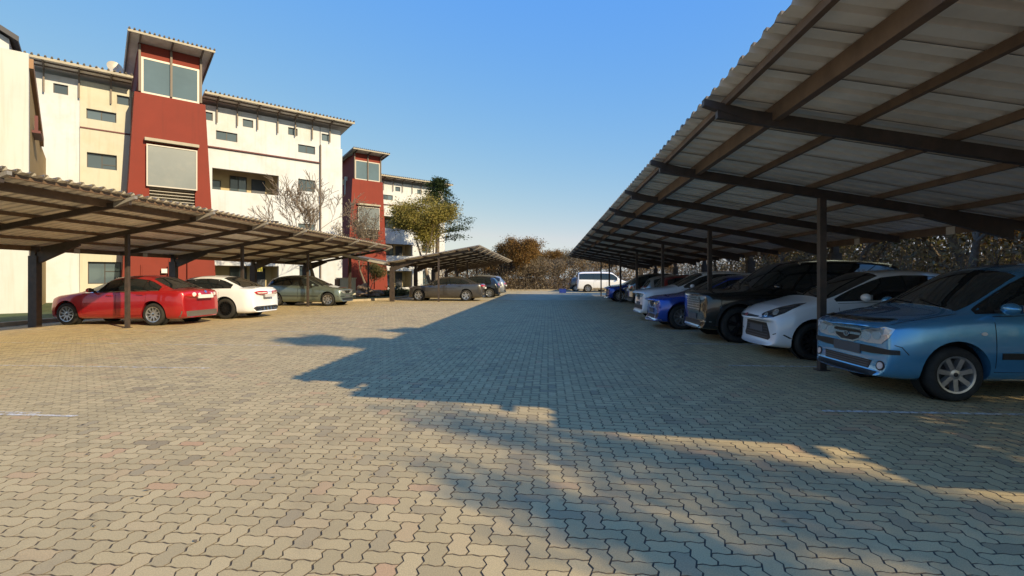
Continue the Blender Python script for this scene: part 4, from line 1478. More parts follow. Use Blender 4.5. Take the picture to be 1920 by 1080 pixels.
    # ---- standard equipment
    def glass(s):
        S = s.S
        x0, x1 = S['dlo']
        m = S.get('rail', .105)
        zl = lambda x: interp(S['belt'], x) + .022
        def poly(a, b, inset, mm):
            up, lo = [], []
            n = 14
            for i in range(n + 1):
                x = a + (b - a) * i / n
                u, l = interp(S['top'], x) - mm - (S.get('dlo_drop', 0) * max(0, (x - x1 + .5)) if x > x1 - .5 else 0), zl(x) + inset
                if u - l > .03:
                    up.append((x, u)); lo.append((x, l))
            return lo + up[::-1]
        fullp = poly(x0, x1, 0, m)
        for q in (1, -1):
            t = s.patch('window_trim', fullp, s.side(q), .003, S.get('trim', M_gloss))
            xs = [x0] + S['splits'] + [x1]
            for a, b in zip(xs[:-1], xs[1:]):
                s.patch('side_window', poly(a + .02, b - .02, .012, m + .016), s.side(q), .0065, M_cglass, t, rim=.006)
            if S.get('chrome_line'):
                s.ribbon('window_moulding', [(x, z - .012) for x, z in fullp[:len(fullp) // 2]], s.side(q), .016, .006, M_chrome, t)
        # windscreen and rear window
        def tops(a, b, fa, fb, name, lim):
            n = 8
            left, rightp = [], []
            for i in range(n + 1):
                x = a + (b - a) * i / n
                f = fa + (fb - fa) * i / n
                w = f
                left.append((x, w)); rightp.append((x, -w))
            return s.patch(name, left + rightp[::-1], s.top(), .004, M_cglass, rim=.01, maxlen=.12)
        c, rf, rr, rb = S['cowl'], S['rf'], S['rr'], S['rb']
        hw = interp(S['plan'], c)
        tops(c + .05, rf - .01, hw * S.get('wsf', .80), S['roofw'] * .93, 'windscreen', 0)
        if S.get('rear_vert'):
            z1 = interp(S['top'], rr) - .10
            z0 = S['rear_vert']
            s.patch('rear_window', [(-S['roofw'] * .93, z0), (S['roofw'] * .93, z0), (S['roofw'] * .84, z1), (-S['roofw'] * .84, z1)], s.rear(), .004, M_cglass)
        else:
            hw = interp(S['plan'], rb)
            tops(rr + .02, rb - .03, S['roofw'] * .88, hw * S.get('rwf', .72), 'rear_window', 0)
        # wipers
        for y0_, y1_ in ((.55, .02), (.02, -.5)):
            mb = MB()
            p0, n0 = s.top()(c + .07, y0_ * .8); p1, n1 = s.top()(c + .16, y1_ * .8)
            mb.bar(p0 + n0 * .018, p1 + n1 * .018, .014, .014)
            s.mesh_part('wiper', mb, M_black, None, None)
    def wheels(s):
        S = s.S
        r, W = S['r'], S['W']
        tw = S.get('tw', .195)
        rr = S.get('rimr', r * .68)
        tp = MB().lathe_y([(rr, .5 * tw - .012), (rr + .012, .5 * tw), (r - .045, .5 * tw + .004), (r - .018, .5 * tw - .010), (r - .004, .5 * tw - .032), (r, .25 * tw), (r, -.25 * tw), (r - .02, -.5 * tw), (rr, -.5 * tw)], 36)
        tyre = tp.mesh('wheel', 40)
        rm = MB()
        rm.lathe_y([(rr + .002, .5 * tw - .006), (rr - .018, .5 * tw - .010), (rr - .026, .5 * tw - .03), (rr - .03, -.06)], 36)
        kind = S.get('rim', ('five', 5, .34))
        nsp, wf = kind[1], kind[2]
        yo = .5 * tw - .028
        for k in range(nsp):
            t = 2 * math.pi * k / nsp + .2
            ca, sa = math.cos(t), math.sin(t)
            w0, w1 = .030 if nsp > 6 else .045, rr * wf * (.5 if kind[0] != 'thin' else .25)
            def Q(rad, off, y): return (rad * ca - off * sa, y, rad * sa + off * ca)
            for lay in ([0] if kind[0] != 'double' else [-1, 1]):
                o0, o1 = lay * .012, lay * rr * .16
                a0, a1 = .045, rr - .012
                if kind[0] == 'double': w0_, w1_ = .022, .026
                else: w0_, w1_ = w0, w1
                rm.hexa([Q(a0, o0 - w0_, yo - .04), Q(a1, o1 - w1_, yo - .045), Q(a1, o1 + w1_, yo - .045), Q(a0, o0 + w0_, yo - .04),
                         Q(a0, o0 - w0_ * .8, yo + .004), Q(a1, o1 - w1_ * .8, yo + .012), Q(a1, o1 + w1_ * .8, yo + .012), Q(a0, o0 + w0_ * .8, yo + .004)])
        rm.lathe_y([(.001, yo + .012), (.03, yo + .010), (.06, yo + .002), (.07, yo - .04)], 20)
        rim = rm.mesh('rim', 35)
        dm = MB().lathe_y([(.001, -.02), (rr - .04, -.02), (rr - .04, -.03)], 28).mesh('brake_disc', 35)
        bolts = MB().lathe_y([(.001, yo + .020), (.022, yo + .018), (.024, yo + .008)], 16).mesh('hub_cap', 40)
        liner = MB().lathe_y([(.001, -.135), (r + .048, -.135), (r + .048, .01)], 30).mesh('wheel_arch_liner', 40)
        s.wheel_set = []
        for xa in S['axles']:
            for q in (1, -1):
                s.wheel_set.append(((-xa, q * (interp(S['plan'], xa) * .985 - tw / 2 - S.get('inset', .018)), r), q))
        s.wheel_meshes = (tyre, rim, dm, bolts, liner)
    def mirrors(s, m):
        S = s.S
        x = S.get('mirror_x', S['cowl'] + .42)
        z = interp(S['belt'], x) + .09
        for q in (1, -1):
            c, n = s.side(q)(x, z - .06)
            bm = bmesh.new()
            bmesh.ops.create_uvsphere(bm, u_segments=16, v_segments=10, radius=1)
            for v in bm.verts:
                v.co.x = v.co.x * .075 * (1 if v.co.x > 0 else .55)
                v.co.y *= .105
                v.co.z = v.co.z * .065 * (1 + .12 * v.co.y)
                v.co += c + Vector((-.0, q * .15, .05))
            me = bpy.data.meshes.new('mirror'); bm.to_mesh(me); bm.free(); me.shade_smooth()
            s.parts.append(('mirror', me, m, None))
            i = len(s.parts) - 1
            s.mesh_part('mirror_arm', MB().bar(c + Vector((0, -q * .02, .01)), c + Vector((0, q * .09, .03)), .07, .035), M_black, i)
            s.mesh_part('mirror_glass', MB().box(c.x - .048, c.x - .044, c.y + q * .15 - .085, c.y + q * .15 + .085, c.z + .005, c.z + .095), M_chrome, i)
    def doors(s, list_, handles=True, zlow=None):
        S = s.S
        for q in (1, -1):
            for xa, xb, cutf, cutr in list_:
                zl = (zlow or S['zl'] + .13)
                zt = lambda x: interp(S['belt'], x) - .012
                pts = [(xa + .01, zl + (.0 if not cutf else .25)), (xa + .02 + (.12 if cutf else 0), zl), (xb - .02 - (.16 if cutr else 0), zl), (xb - .005 - (.02 if cutr else 0), zl + (.32 if cutr else 0)), (xb, zt(xb)), ((xa + xb) / 2, zt((xa + xb) / 2)), (xa, zt(xa))]
                cx = sum(p[0] for p in pts) / len(pts); cz = sum(p[1] for p in pts) / len(pts)
                big = [(x + (.007 if x > cx else -.007), z + (.007 if z > cz else -.007)) for x, z in pts]
                s.patch('door_seam', big, s.side(q), .0012, M_liner, rim=0, maxlen=.12)
                d = s.patch('door', pts, s.side(q), .0032, S['paint'], rim=.004, maxlen=.12)
                if handles:
                    hx, hz = xb - .17, zt(xb) - .085
                    c, n = s.side(q)(hx, hz)
                    s.mesh_part('door_handle', MB().bar(c + n * .022 + Vector((.09, 0, .004)), c + n * .022 + Vector((-.09, 0, -.004)), .018, .03), S.get('handle', S['paint']), d)
    def build(s, name, label, cat, loc, rz, group='parked cars'):
        S = s.S
        root = thing(name, label, cat, loc, rz, group)
        s.put(root)
        return root
    def put(s, root, paint_=None):
        S = s.S
        old = S['paint']
        def M(m): return paint_ if (paint_ is not None and m is old) else m
        first = not s.body_mesh.materials
        b = s.body_mesh if first else s.body_mesh.copy()
        b.materials.clear()
        obj('body', b, M(old), root)
        made = []
        for nm, me, m, par in s.parts:
            if me.materials and me.materials[0] is not M(m):
                me = me.copy(); me.materials.clear()
            made.append(obj(nm, me, M(m), root if par is None else made[par]))
        ty, rm, dm, bo, li = s.wheel_meshes
        for (p, q) in s.wheel_set:
            w = obj('wheel', ty, M_tyre, root, p)
            w.rotation_euler = (0, 0, 0 if q > 0 else math.pi)
            obj('rim', rm, S.get('rimm', M_rim), w)
            obj('brake_disc', dm, M_disc, w)
            obj('hub_cap', bo, M_black, w)
            l = obj('wheel_arch_liner', li, M_liner, root, (p[0], p[1], p[2] + .015))
            l.rotation_euler = (0, 0, 0 if q > 0 else math.pi)

def base_parts(c, mirror_m=None):
    c.glass(); c.wheels(); c.mirrors(mirror_m or c.S['paint'])
def ell(cx, cz, a, b, n=16, ph=0.0):
    return [(cx + a * math.cos(2 * math.pi * i / n + ph), cz + b * math.sin(2 * math.pi * i / n + ph)) for i in range(n)]

# ---- light blue hatchback, nearest on the right
def car_blue_hatch():
    P = paint('light_blue', (.10, .36, .66), .55, .22)
    S = dict(L=3.86, W=1.69, zl=.20, paint=P, axles=(.90, 3.30), r=.295, rimr=.20, rim=('five', 7, .30),
             top=[(0, .785), (.06, .835), (.35, .90), (.80, .97), (.95, 1.00), (1.30, 1.20), (1.72, 1.445), (2.0, 1.515), (2.4, 1.535), (2.9, 1.515), (3.35, 1.42), (3.62, 1.08), (3.75, .93), (3.83, .70)],
             belt=[(0, .745), (.12, .80), (.5, .865), (.95, .92), (2.0, .955), (3.3, 1.01), (3.6, 1.0), (3.83, .68)],
             plan=[(0, .70), (.12, .76), (.35, .805), (.75, .83), (1.5, .835), (2.6, .835), (3.3, .815), (3.65, .77), (3.83, .70)],
             roofw=.585, cowl=.93, rf=1.74, rr=3.36, rb=3.66, dlo=(1.12, 3.42), splits=[1.98, 2.92], nose=(.05, .24), tail=(.04, .12), zbump=.48, trim=M_black, handle=P)
    c = Car(S)
    base_parts(c)
    c.doors([(1.28, 2.04, 0, 0), (2.06, 2.92, 0, 1)])
    c.patch('front_wing_seam', [(1.03, .75), (1.04, .75), (1.04, .88), (1.03, .88)], c.side(-1), .002, M_liner, rim=0)
    # big clear headlamps sweeping round the corner
    hl = c.both('headlight', [(-.10, .60), (.10, .585), (.26, .60), (.345, .68), (.39, .775), (.30, .79), (.10, .755), (-.06, .70)], ('corner', 38), .008, M_lamp, rim=.02, maxlen=.06)
    for i, q in zip(hl, (1, -1)):
        c.patch('reflector', ell(.06, .665, .065, .055), c.corner(q, 38), .012, M_lens, i, rim=.003)
        c.patch('reflector', ell(.20, .69, .055, .055), c.corner(q, 38), .012, M_lens, i, rim=.003)
        c.patch('indicator', [(.28, .70), (.33, .71), (.365, .765), (.30, .775)], c.corner(q, 38), .011, M_clear, i, rim=.003)
    # oval grille with chrome frame, bar and emblem
    g = c.patch('grille_frame', [(-.30, .70), (-.26, .735), (.26, .735), (.30, .70), (.25, .61), (.12, .565), (-.12, .565), (-.25, .61)], c.front(), .012, M_chrome, rim=.02, maxlen=.06)
    c.patch('grille_mesh', [(-.27, .70), (-.24, .718), (.24, .718), (.27, .70), (.22, .62), (.11, .585), (-.11, .585), (-.22, .62)], c.front(), .014, M_black, g, rim=.003, maxlen=.06)
    c.patch('grille_bar', [(-.25, .655), (.25, .655), (.265, .685), (.05, .672), (-.05, .672), (-.265, .685)], c.front(), .019, M_chrome, g, rim=.006, maxlen=.06)
    c.patch('emblem', ell(0, .655, .055, .034), c.front(), .026, M_chrome, g, rim=.008, maxlen=.04)
    c.patch('emblem_field', ell(0, .655, .043, .024), c.front(), .0275, M_plate, g, rim=.001, maxlen=.04)
    for x in (-.016, .016):
        c.patch('emblem_stroke', [(x - .012, .638), (x - .004, .638), (x + .012, .672), (x + .004, .672)], c.front(), .029, M_chrome, g, rim=.001)
    # bumper with black rubbing strip, lower intake, fog lamps, blank plate
    c.patch('bumper_strip', [(-.80, .50), (-.45, .475), (.45, .475), (.80, .50), (.80, .545), (.45, .555), (-.45, .555), (-.80, .545)], c.front(), .014, M_black, rim=.02, maxlen=.07)
    c.plate('number_plate', .44, .555, .26, M_plate, 'front')
    c.patch('lower_intake', [(-.42, .30), (.42, .30), (.46, .395), (-.46, .395)], c.front(), .004, M_black, rim=.004, maxlen=.07)
    for k in range(3):
        z = .318 + k * .027
        c.patch('intake_slat', [(-.42, z), (.42, z), (.42, z + .009), (-.42, z + .009)], c.front(), .010, M_plate, rim=.006)
    fl = c.both('fog_light', ell(.60, .355, .062, .055), 'front', .005, M_black, rim=.006, maxlen=.04)
    for i, q in zip(fl, (1, -1)):
        c.patch('fog_lens', ell(q * .60, .355, .042, .040), c.front(), .010, M_clear, i, rim=.004, maxlen=.04)
    c.patch('chin_spoiler', [(-.62, .235), (.62, .235), (.66, .285), (-.66, .285)], c.front(), .006, M_black, rim=.006, maxlen=.07)
    c.patch('bonnet_deflector', [(.15, 0), (.17, .25), (.235, .45), (.33, .58), (.43, .60), (.33, .42), (.255, .2), (.235, 0), (.255, -.2), (.33, -.42), (.43, -.60), (.33, -.58), (.235, -.45), (.17, -.25)], c.top(), .014, M_gloss, rim=.014, maxlen=.08)
    for q in (1, -1):
        c.patch('side_repeater', ell(1.16, .74, .032, .018, 12), c.side(q), .008, M_clear, rim=.008, maxlen=.03)
        c.patch('side_moulding', [(1.34, .47), (2.80, .48), (2.80, .545), (1.34, .535)], c.side(q), .014, M_black, rim=.014, maxlen=.12)
        c.ribbon('bumper_seam', [(.30, .60), (.36, .58), (.42, .50)], c.side(q), .008, .003, M_liner)
        c.ribbon('bonnet_seam', [(.32, q * .655), (.6, q * .70), (.95, q * .72)], c.top(), .008, .003, M_liner)
    c.both('taillight', [(-.05, .82), (.10, .82), (.15, 1.1), (0, 1.1)], ('rcorner', 35), .006, M_tail)
    p, n = c.top()(2.0, 0)
    c.mesh_part('aerial', MB().tube(p, p + Vector((-.05, 0, .12)), .006, .004, 6).tube(p, p + Vector((0, 0, .012)), .025, .02, 10), M_black)
    return c

# ---- white hatchback with swept headlights
def car_white_hatch():
    P = paint('white_a', (.82, .84, .86), .0, .30)
    S = dict(L=3.98, W=1.72, zl=.17, paint=P, axles=(.84, 3.32), r=.305, rim=('double', 7, .3), rimm=M_rimd, rimr=.215,
             top=[(0, .635), (.10, .77), (.35, .87), (.80, .965), (1.0, 1.01), (1.45, 1.235), (1.95, 1.445), (2.3, 1.485), (2.7, 1.485), (3.2, 1.42), (3.58, 1.30), (3.80, 1.0), (3.92, .86), (3.98, .66)],
             belt=[(0, .59), (.12, .70), (.5, .835), (1.0, .925), (2.0, .965), (3.2, 1.05), (3.7, 1.02), (3.98, .64)],
             plan=[(0, .70), (.12, .77), (.4, .825), (.8, .85), (1.5, .86), (2.8, .86), (3.4, .835), (3.8, .78), (3.98, .70)],
             roofw=.575, cowl=.98, rf=1.97, rr=3.58, rb=3.84, dlo=(1.18, 3.45), splits=[2.28, 3.02], nose=(.07, .26), tail=(.05, .14), zbump=.44, trim=M_black, mirror_x=1.55)
    c = Car(S)
    base_parts(c)
    c.doors([(1.2, 2.3, 0, 0), (2.32, 3.1, 0, 1)])
    hl = c.both('headlight', [(-.06, .665), (.06, .655), (.24, .685), (.40, .76), (.54, .865), (.60, .925), (.44, .90), (.22, .83), (.04, .745)], ('corner', 42), .006, M_lampd, rim=.016, maxlen=.06)
    for i, q in zip(hl, (1, -1)):
        c.patch('reflector', ell(.10, .715, .036, .034), c.corner(q, 42), .010, M_lens, i, rim=.003, maxlen=.04)
        c.patch('reflector', ell(.25, .765, .050, .048), c.corner(q, 42), .010, M_lens, i, rim=.003, maxlen=.04)
        c.patch('indicator', [(-.04, .675), (.03, .67), (.02, .715), (0, .71)], c.corner(q, 42), .010, M_clear, i, rim=.003)
    c.patch('upper_grille', [(-.34, .665), (.34, .665), (.36, .69), (.14, .705), (-.14, .705), (-.36, .69)], c.front(), .006, M_black, rim=.008, maxlen=.07)
    c.patch('emblem', ell(0, .688, .062, .028), c.front(), .016, M_chrome, rim=.01, maxlen=.04)
    c.patch('emblem_field', ell(0, .688, .054, .022), c.front(), .0175, mat('emblem_red', (.35, .05, .06), .3), rim=.001, maxlen=.04)
    g = c.patch('lower_grille', [(-.40, .575), (.40, .575), (.52, .33), (.46, .29), (-.46, .29), (-.52, .33)], c.front(), .005, M_black, rim=.006, maxlen=.07)
    for k in range(5):
        z = .315 + k * .048
        c.patch('grille_slat', [(-.43 , z), (.43, z), (.43, z + .012), (-.43, z + .012)], c.front(), .010, M_plate, g, rim=.004)
    c.plate('number_plate', .41, .53, .26, M_plate, 'front')
    for q in (1, -1):
        c.ribbon('fog_crease', [(q * .60, .395), (q * .69, .42), (q * .765, .405), (q * .79, .35)], c.front(), .014, .004, M_liner)
    c.both('taillight', [(-.05, .86), (.10, .86), (.14, 1.12), (0, 1.12)], ('rcorner', 35), .006, M_tail)
    p, n = c.top()(2.15, 0)
    c.mesh_part('aerial', MB().tube(p, p + Vector((-.16, 0, .13)), .007, .004, 6), M_black)
    return c

# ---- black off-roader
def car_black_suv():
    P = paint('black', (.006, .006, .007), .2, .22, .05)
    S = dict(L=4.65, W=1.89, zl=.24, paint=P, axles=(.88, 3.62), r=.37, rim=('double', 5, .3), rimm=M_rimd, tw=.23,
             top=[(0, 1.0), (.06, 1.045), (.3, 1.075), (.9, 1.10), (1.18, 1.15), (1.55, 1.42), (1.95, 1.655), (2.4, 1.73), (3.0, 1.745), (3.7, 1.71), (4.22, 1.62), (4.46, 1.25), (4.58, 1.05), (4.65, .80)],
             belt=[(0, .945), (.12, .99), (.6, 1.04), (1.2, 1.07), (2.2, 1.09), (3.8, 1.15), (4.4, 1.14), (4.65, .78)],
             plan=[(0, .82), (.12, .88), (.4, .925), (.9, .94), (1.8, .945), (3.2, .945), (4.0, .92), (4.45, .87), (4.65, .80)],
             roofw=.66, cowl=1.16, rf=1.98, rr=4.24, rb=4.5, dlo=(1.36, 4.2), splits=[2.32, 3.3], nose=(.03, .20), tail=(.04, .12), zbump=.6, inset=.01)
    c = Car(S)
    base_parts(c)
    c.doors([(1.3, 2.34, 0, 0), (2.36, 3.35, 0, 1)])
    g = c.patch('grille', [(-.46, .95), (.46, .95), (.52, .90), (.44, .60), (-.44, .60), (-.52, .90)], c.front(), .010, M_gloss, rim=.014, maxlen=.08)
    for z in (.66, .715, .77, .825, .875, .92):
        c.patch('grille_bar', [(-.46, z), (.46, z), (.46, z + .016), (-.46, z + .016)], c.front(), .020, M_chrome, g, rim=.01)
    for k in range(-4, 5):
        x = k * .1
        c.patch('grille_rib', [(x - .008, .62), (x + .008, .62), (x + .008, .94), (x - .008, .94)], c.front(), .024, M_chrome, g, rim=.008)
    c.patch('grille_brow', [(-.48, .945), (.48, .945), (.50, .97), (-.50, .97)], c.front(), .018, M_chrome, g, rim=.012)
    hl = c.both('headlight', [(-.02, .86), (.36, .875), (.52, .92), (.50, .955), (.20, .965), (-.04, .955)], ('corner', 30), .008, M_lamp, rim=.02, maxlen=.06)
    for i, q in zip(hl, (1, -1)):
        c.patch('reflector', ell(.06, .905, .035, .035), c.corner(q, 30), .013, M_lens, i, rim=.003)
        c.patch('lower_lamp', [(.0, .76), (.26, .78), (.24, .85), (-.02, .845)], c.corner(q, 30), .006, M_chrome, i, rim=.01)
    c.plate('number_plate', .45, .57, .26, M_plate, 'front')
    c.patch('lower_intake', [(-.55, .33), (.55, .33), (.62, .43), (-.62, .43)], c.front(), .005, M_black, rim=.006, maxlen=.08)
    c.patch('skid_plate', [(-.5, .285), (.5, .285), (.55, .325), (-.55, .325)], c.front(), .010, M_rim, rim=.01, maxlen=.08)
    for q in (1, -1):
        c.patch('fog_slot', [(q * .60, .47), (q * .82, .52), (q * .84, .66), (q * .72, .62)], c.front(), .006, M_gloss, rim=.006)
        c.ribbon('bumper_chrome', [(q * .58, .40), (q * .74, .44), (q * .86, .43)], c.front(), .02, .012, M_chrome)
        for a, b in ((S['axles'][0], 0), (S['axles'][1], 0)):
            c.ribbon('arch_trim', [(a + (S['r'] + .085) * math.cos(t), S['r'] + .015 + (S['r'] + .085) * math.sin(t)) for t in np.linspace(-.1, math.pi + .1, 18)], c.side(q), .05, .008, M_black)
        pa = [c.top()(x, q * .60) for x in (2.2, 2.8, 3.4, 4.0)]
        mb = MB()
        for (u, n1), (v, n2) in zip(pa[:-1], pa[1:]): mb.bar(u + Vector((0, 0, .045)), v + Vector((0, 0, .045)), .03, .025)
        mb.bar(pa[0][0] - Vector((0, 0, .01)), pa[0][0] + Vector((0, 0, .05)), .04, .04).bar(pa[-1][0] - Vector((0, 0, .01)), pa[-1][0] + Vector((0, 0, .05)), .04, .04)
        c.mesh_part('roof_rail', mb, M_chrome)
    c.patch('roof_spoiler', [(4.0, -.62), (4.0, .62), (4.27, .60), (4.27, -.60)], c.top(), .02, M_gloss, rim=.02, maxlen=.12)
    c.both('taillight', [(-.12, .98), (.14, .98), (.16, 1.18), (-.1, 1.18)], ('rcorner', 35), .006, M_tail)
    return c

# ---- saloon body shared by several cars, with a kit of front and rear details
def car_sedan(P, L=4.6, W=1.8, H=1.44, front='kidney', tail='round', rim=('thin', 10, .2), rimm=None, wsx=0.0, chrome=False, coupe=0.0, r=.325):
    k = L / 4.6
    h = H / 1.44
    top = [(0, .745), (.06, .80), (.35, .865), (.95, .93), (1.25, .985), (1.65, 1.19), (2.1, 1.385), (2.5, 1.435), (2.9, 1.435), (3.3, 1.385 + .01 * coupe), (3.72, 1.20 + .02 * coupe), (4.02, 1.055), (4.3, 1.035), (4.5, 1.02), (4.57, .965), (4.6, .80)]
    belt = [(0, .705), (.12, .755), (.55, .825), (1.25, .905), (2.2, .935), (3.4, .975), (4.1, .985), (4.48, .955), (4.6, .77)]
    plan = [(0, .72), (.12, .80), (.45, .86), (.9, .885), (1.8, .90), (3.0, .90), (3.8, .885), (4.3, .845), (4.6, .74)]
    sc = lambda t, s: [(x * k, z * s) for x, z in t]
    S = dict(L=L, W=W, zl=.17, paint=P, axles=(.86 * k, 3.55 * k), r=r, rim=rim, rimm=rimm or M_rim, top=sc(top, h), belt=sc(belt, h),
             plan=[(x * k, w * W / 1.8) for x, w in plan], roofw=.575 * W / 1.8, cowl=1.22 * k, rf=2.12 * k, rr=3.28 * k, rb=4.06 * k, dlo=(1.45 * k, 3.72 * k), splits=[2.42 * k, 3.22 * k],
             nose=(.08, .26), tail=(.07, .16), zbump=.46, chrome_line=chrome, rwf=.74, mirror_x=1.72 * k, rail=.11)
    c = Car(S)
    base_parts(c)
    c.doors([(1.36 * k, 2.42 * k, 0, 0), (2.44 * k, 3.36 * k, 0, 1)])
    for q in (1, -1):
        c.ribbon('boot_seam', [(4.1 * k, q * .66), (4.35 * k, q * .64)], c.top(), .01, .003, M_liner)
    if front == 'kidney':
        for q in (1, -1):
            g = c.patch('grille_frame', [(q * .02, .64), (q * .04, .715), (q * .19, .71), (q * .22, .66), (q * .17, .555), (q * .05, .545)], c.front(), .010, M_chrome, rim=.016, maxlen=.05)
            c.patch('grille_mesh', [(q * .038, .64), (q * .055, .70), (q * .18, .695), (q * .20, .66), (q * .155, .575), (q * .06, .565)], c.front(), .013, M_black, g, rim=.004, maxlen=.05)
        hl = c.both('headlight', [(-.02, .60), (.16, .60), (.33, .66), (.42, .735), (.28, .735), (.02, .69)], ('corner', 36), .006, M_lamp, rim=.016, maxlen=.06)
        for i, q in zip(hl, (1, -1)):
            c.patch('reflector', ell(.08, .645, .045, .038), c.corner(q, 36), .010, M_lens, i, rim=.003, maxlen=.04)
            c.patch('reflector', ell(.22, .665, .045, .038), c.corner(q, 36), .010, M_amber, i, rim=.003, maxlen=.04)
        c.patch('emblem', ell(.17, 0, .038, .038), c.top(), .006, M_chrome, rim=.006, maxlen=.04)
        c.plate('number_plate', .40, .515, .26, M_plate, 'front')
        c.patch('lower_intake', [(-.38, .26), (.38, .26), (.42, .36), (-.42, .36)], c.front(), .004, M_black, rim=.006, maxlen=.07)
        for q in (1, -1):
            c.patch('side_intake', [(q * .50, .28), (q * .76, .30), (q * .74, .42), (q * .54, .38)], c.front(), .004, M_black, rim=.006, maxlen=.07)
            c.ribbon('bumper_lip', [(q * .1, .235), (q * .45, .235), (q * .75, .25)], c.front(), .02, .008, M_chrome)
    else:
        hl = c.both('headlight', [(-.02, .60), (.16, .60), (.38, .67), (.44, .735), (.28, .735), (.02, .69)], ('corner', 36), .006, M_lamp, rim=.016)
        c.patch('grille', [(-.30, .55), (.30, .55), (.32, .69), (-.32, .69)], c.front(), .008, M_black, rim=.01)
        c.patch('lower_intake', [(-.5, .28), (.5, .28), (.52, .40), (-.52, .40)], c.front(), .004, M_black, rim=.006)
    if tail == 'round':
        tl = c.both('taillight', [(-.17, .80), (.14, .80), (.36, .83), (.38, .905), (.20, .945), (-.17, .935)], ('rcorner', 32), .012, M_tail, rim=.02, maxlen=.03)
        for i, q in zip(tl, (1, -1)):
            c.patch('lamp_ring', ell(.10, .87, .058, .052), c.rcorner(q, 32), .016, M_clear, i, rim=.003, maxlen=.04)
            c.patch('lamp_ring', ell(-.06, .865, .045, .042), c.rcorner(q, 32), .016, M_clear, i, rim=.003, maxlen=.04)
        c.plate('number_plate', .755, .855, .30, M_platew, 'rear')
        c.patch('emblem', ell(0, .945, .045, .045), c.rear(), .012, M_chrome, rim=.01, maxlen=.04)
        c.patch('bumper_valance', [(-.84, .24), (.84, .24), (.84, .40), (-.84, .40)], c.rear(), .006, mat('grey_plastic', (.10, .085, .07), .7, var=.1), rim=.008, maxlen=.08)
    elif tail == 'slim':
        tl = c.both('taillight', [(-.22, .80), (.02, .775), (.22, .815), (.30, .88), (.10, .91), (-.22, .90)], ('rcorner', 38), .012, M_tail, rim=.02, maxlen=.03)
        for i, q in zip(tl, (1, -1)):
            c.patch('lamp_bar', [(-.18, .835), (.12, .825), (.20, .86), (-.18, .862)], c.rcorner(q, 38), .017, M_clear, i, rim=.003, maxlen=.03)
        c.ribbon('boot_chrome', [(-.36, .865), (.36, .865)], c.rear(), .02, .01, M_chrome)
        c.plate('number_plate', .70, .80, .26, mat('plate_pale', (.55, .55, .56), .5), 'rear')
        c.patch('diffuser', [(-.62, .25), (.62, .25), (.74, .36), (.60, .40), (-.60, .40), (-.74, .36)], c.rear(), .008, M_black, rim=.01, maxlen=.08)
        for q in (1, -1):
            c.patch('exhaust_tip', [(q * .38, .285), (q * .66, .29), (q * .66, .355), (q * .38, .355)], c.rear(), .03, M_chrome, rim=.03, maxlen=.08)
            c.patch('exhaust_hole', [(q * .40, .297), (q * .64, .302), (q * .64, .343), (q * .40, .343)], c.rear(), .0315, M_liner, rim=.001)
        for y in (-.2, 0, .2):
            c.patch('diffuser_fin', [(y - .012, .25), (y + .012, .25), (y + .012, .38), (y - .012, .38)], c.rear(), .03, M_chrome, rim=.02)
        c.patch('boot_lip', [(4.34 * k, -.5), (4.34 * k, .5), (4.40 * k, .48), (4.40 * k, -.48)], c.top(), .014, P, rim=.014)
    else:
        tl = c.both('taillight', [(-.12, .78), (.12, .78), (.34, .86), (.36, .94), (.0, .945), (-.16, .92)], ('rcorner', 36), .012, M_tail, rim=.018, maxlen=.03)
        for i, q in zip(tl, (1, -1)):
            c.patch('lamp_bar', [(-.06, .80), (.14, .81), (.22, .85), (-.06, .85)], c.rcorner(q, 36), .017, M_clear, i, rim=.003, maxlen=.03)
        c.plate('number_plate', .70, .80, .26, M_platew, 'rear')
        c.ribbon('boot_chrome', [(-.4, .845), (.4, .845)], c.rear(), .025, .01, M_chrome)
        c.patch('bumper_valance', [(-.7, .24), (.7, .24), (.7, .33), (-.7, .33)], c.rear(), .006, M_black, rim=.008, maxlen=.08)
    return c

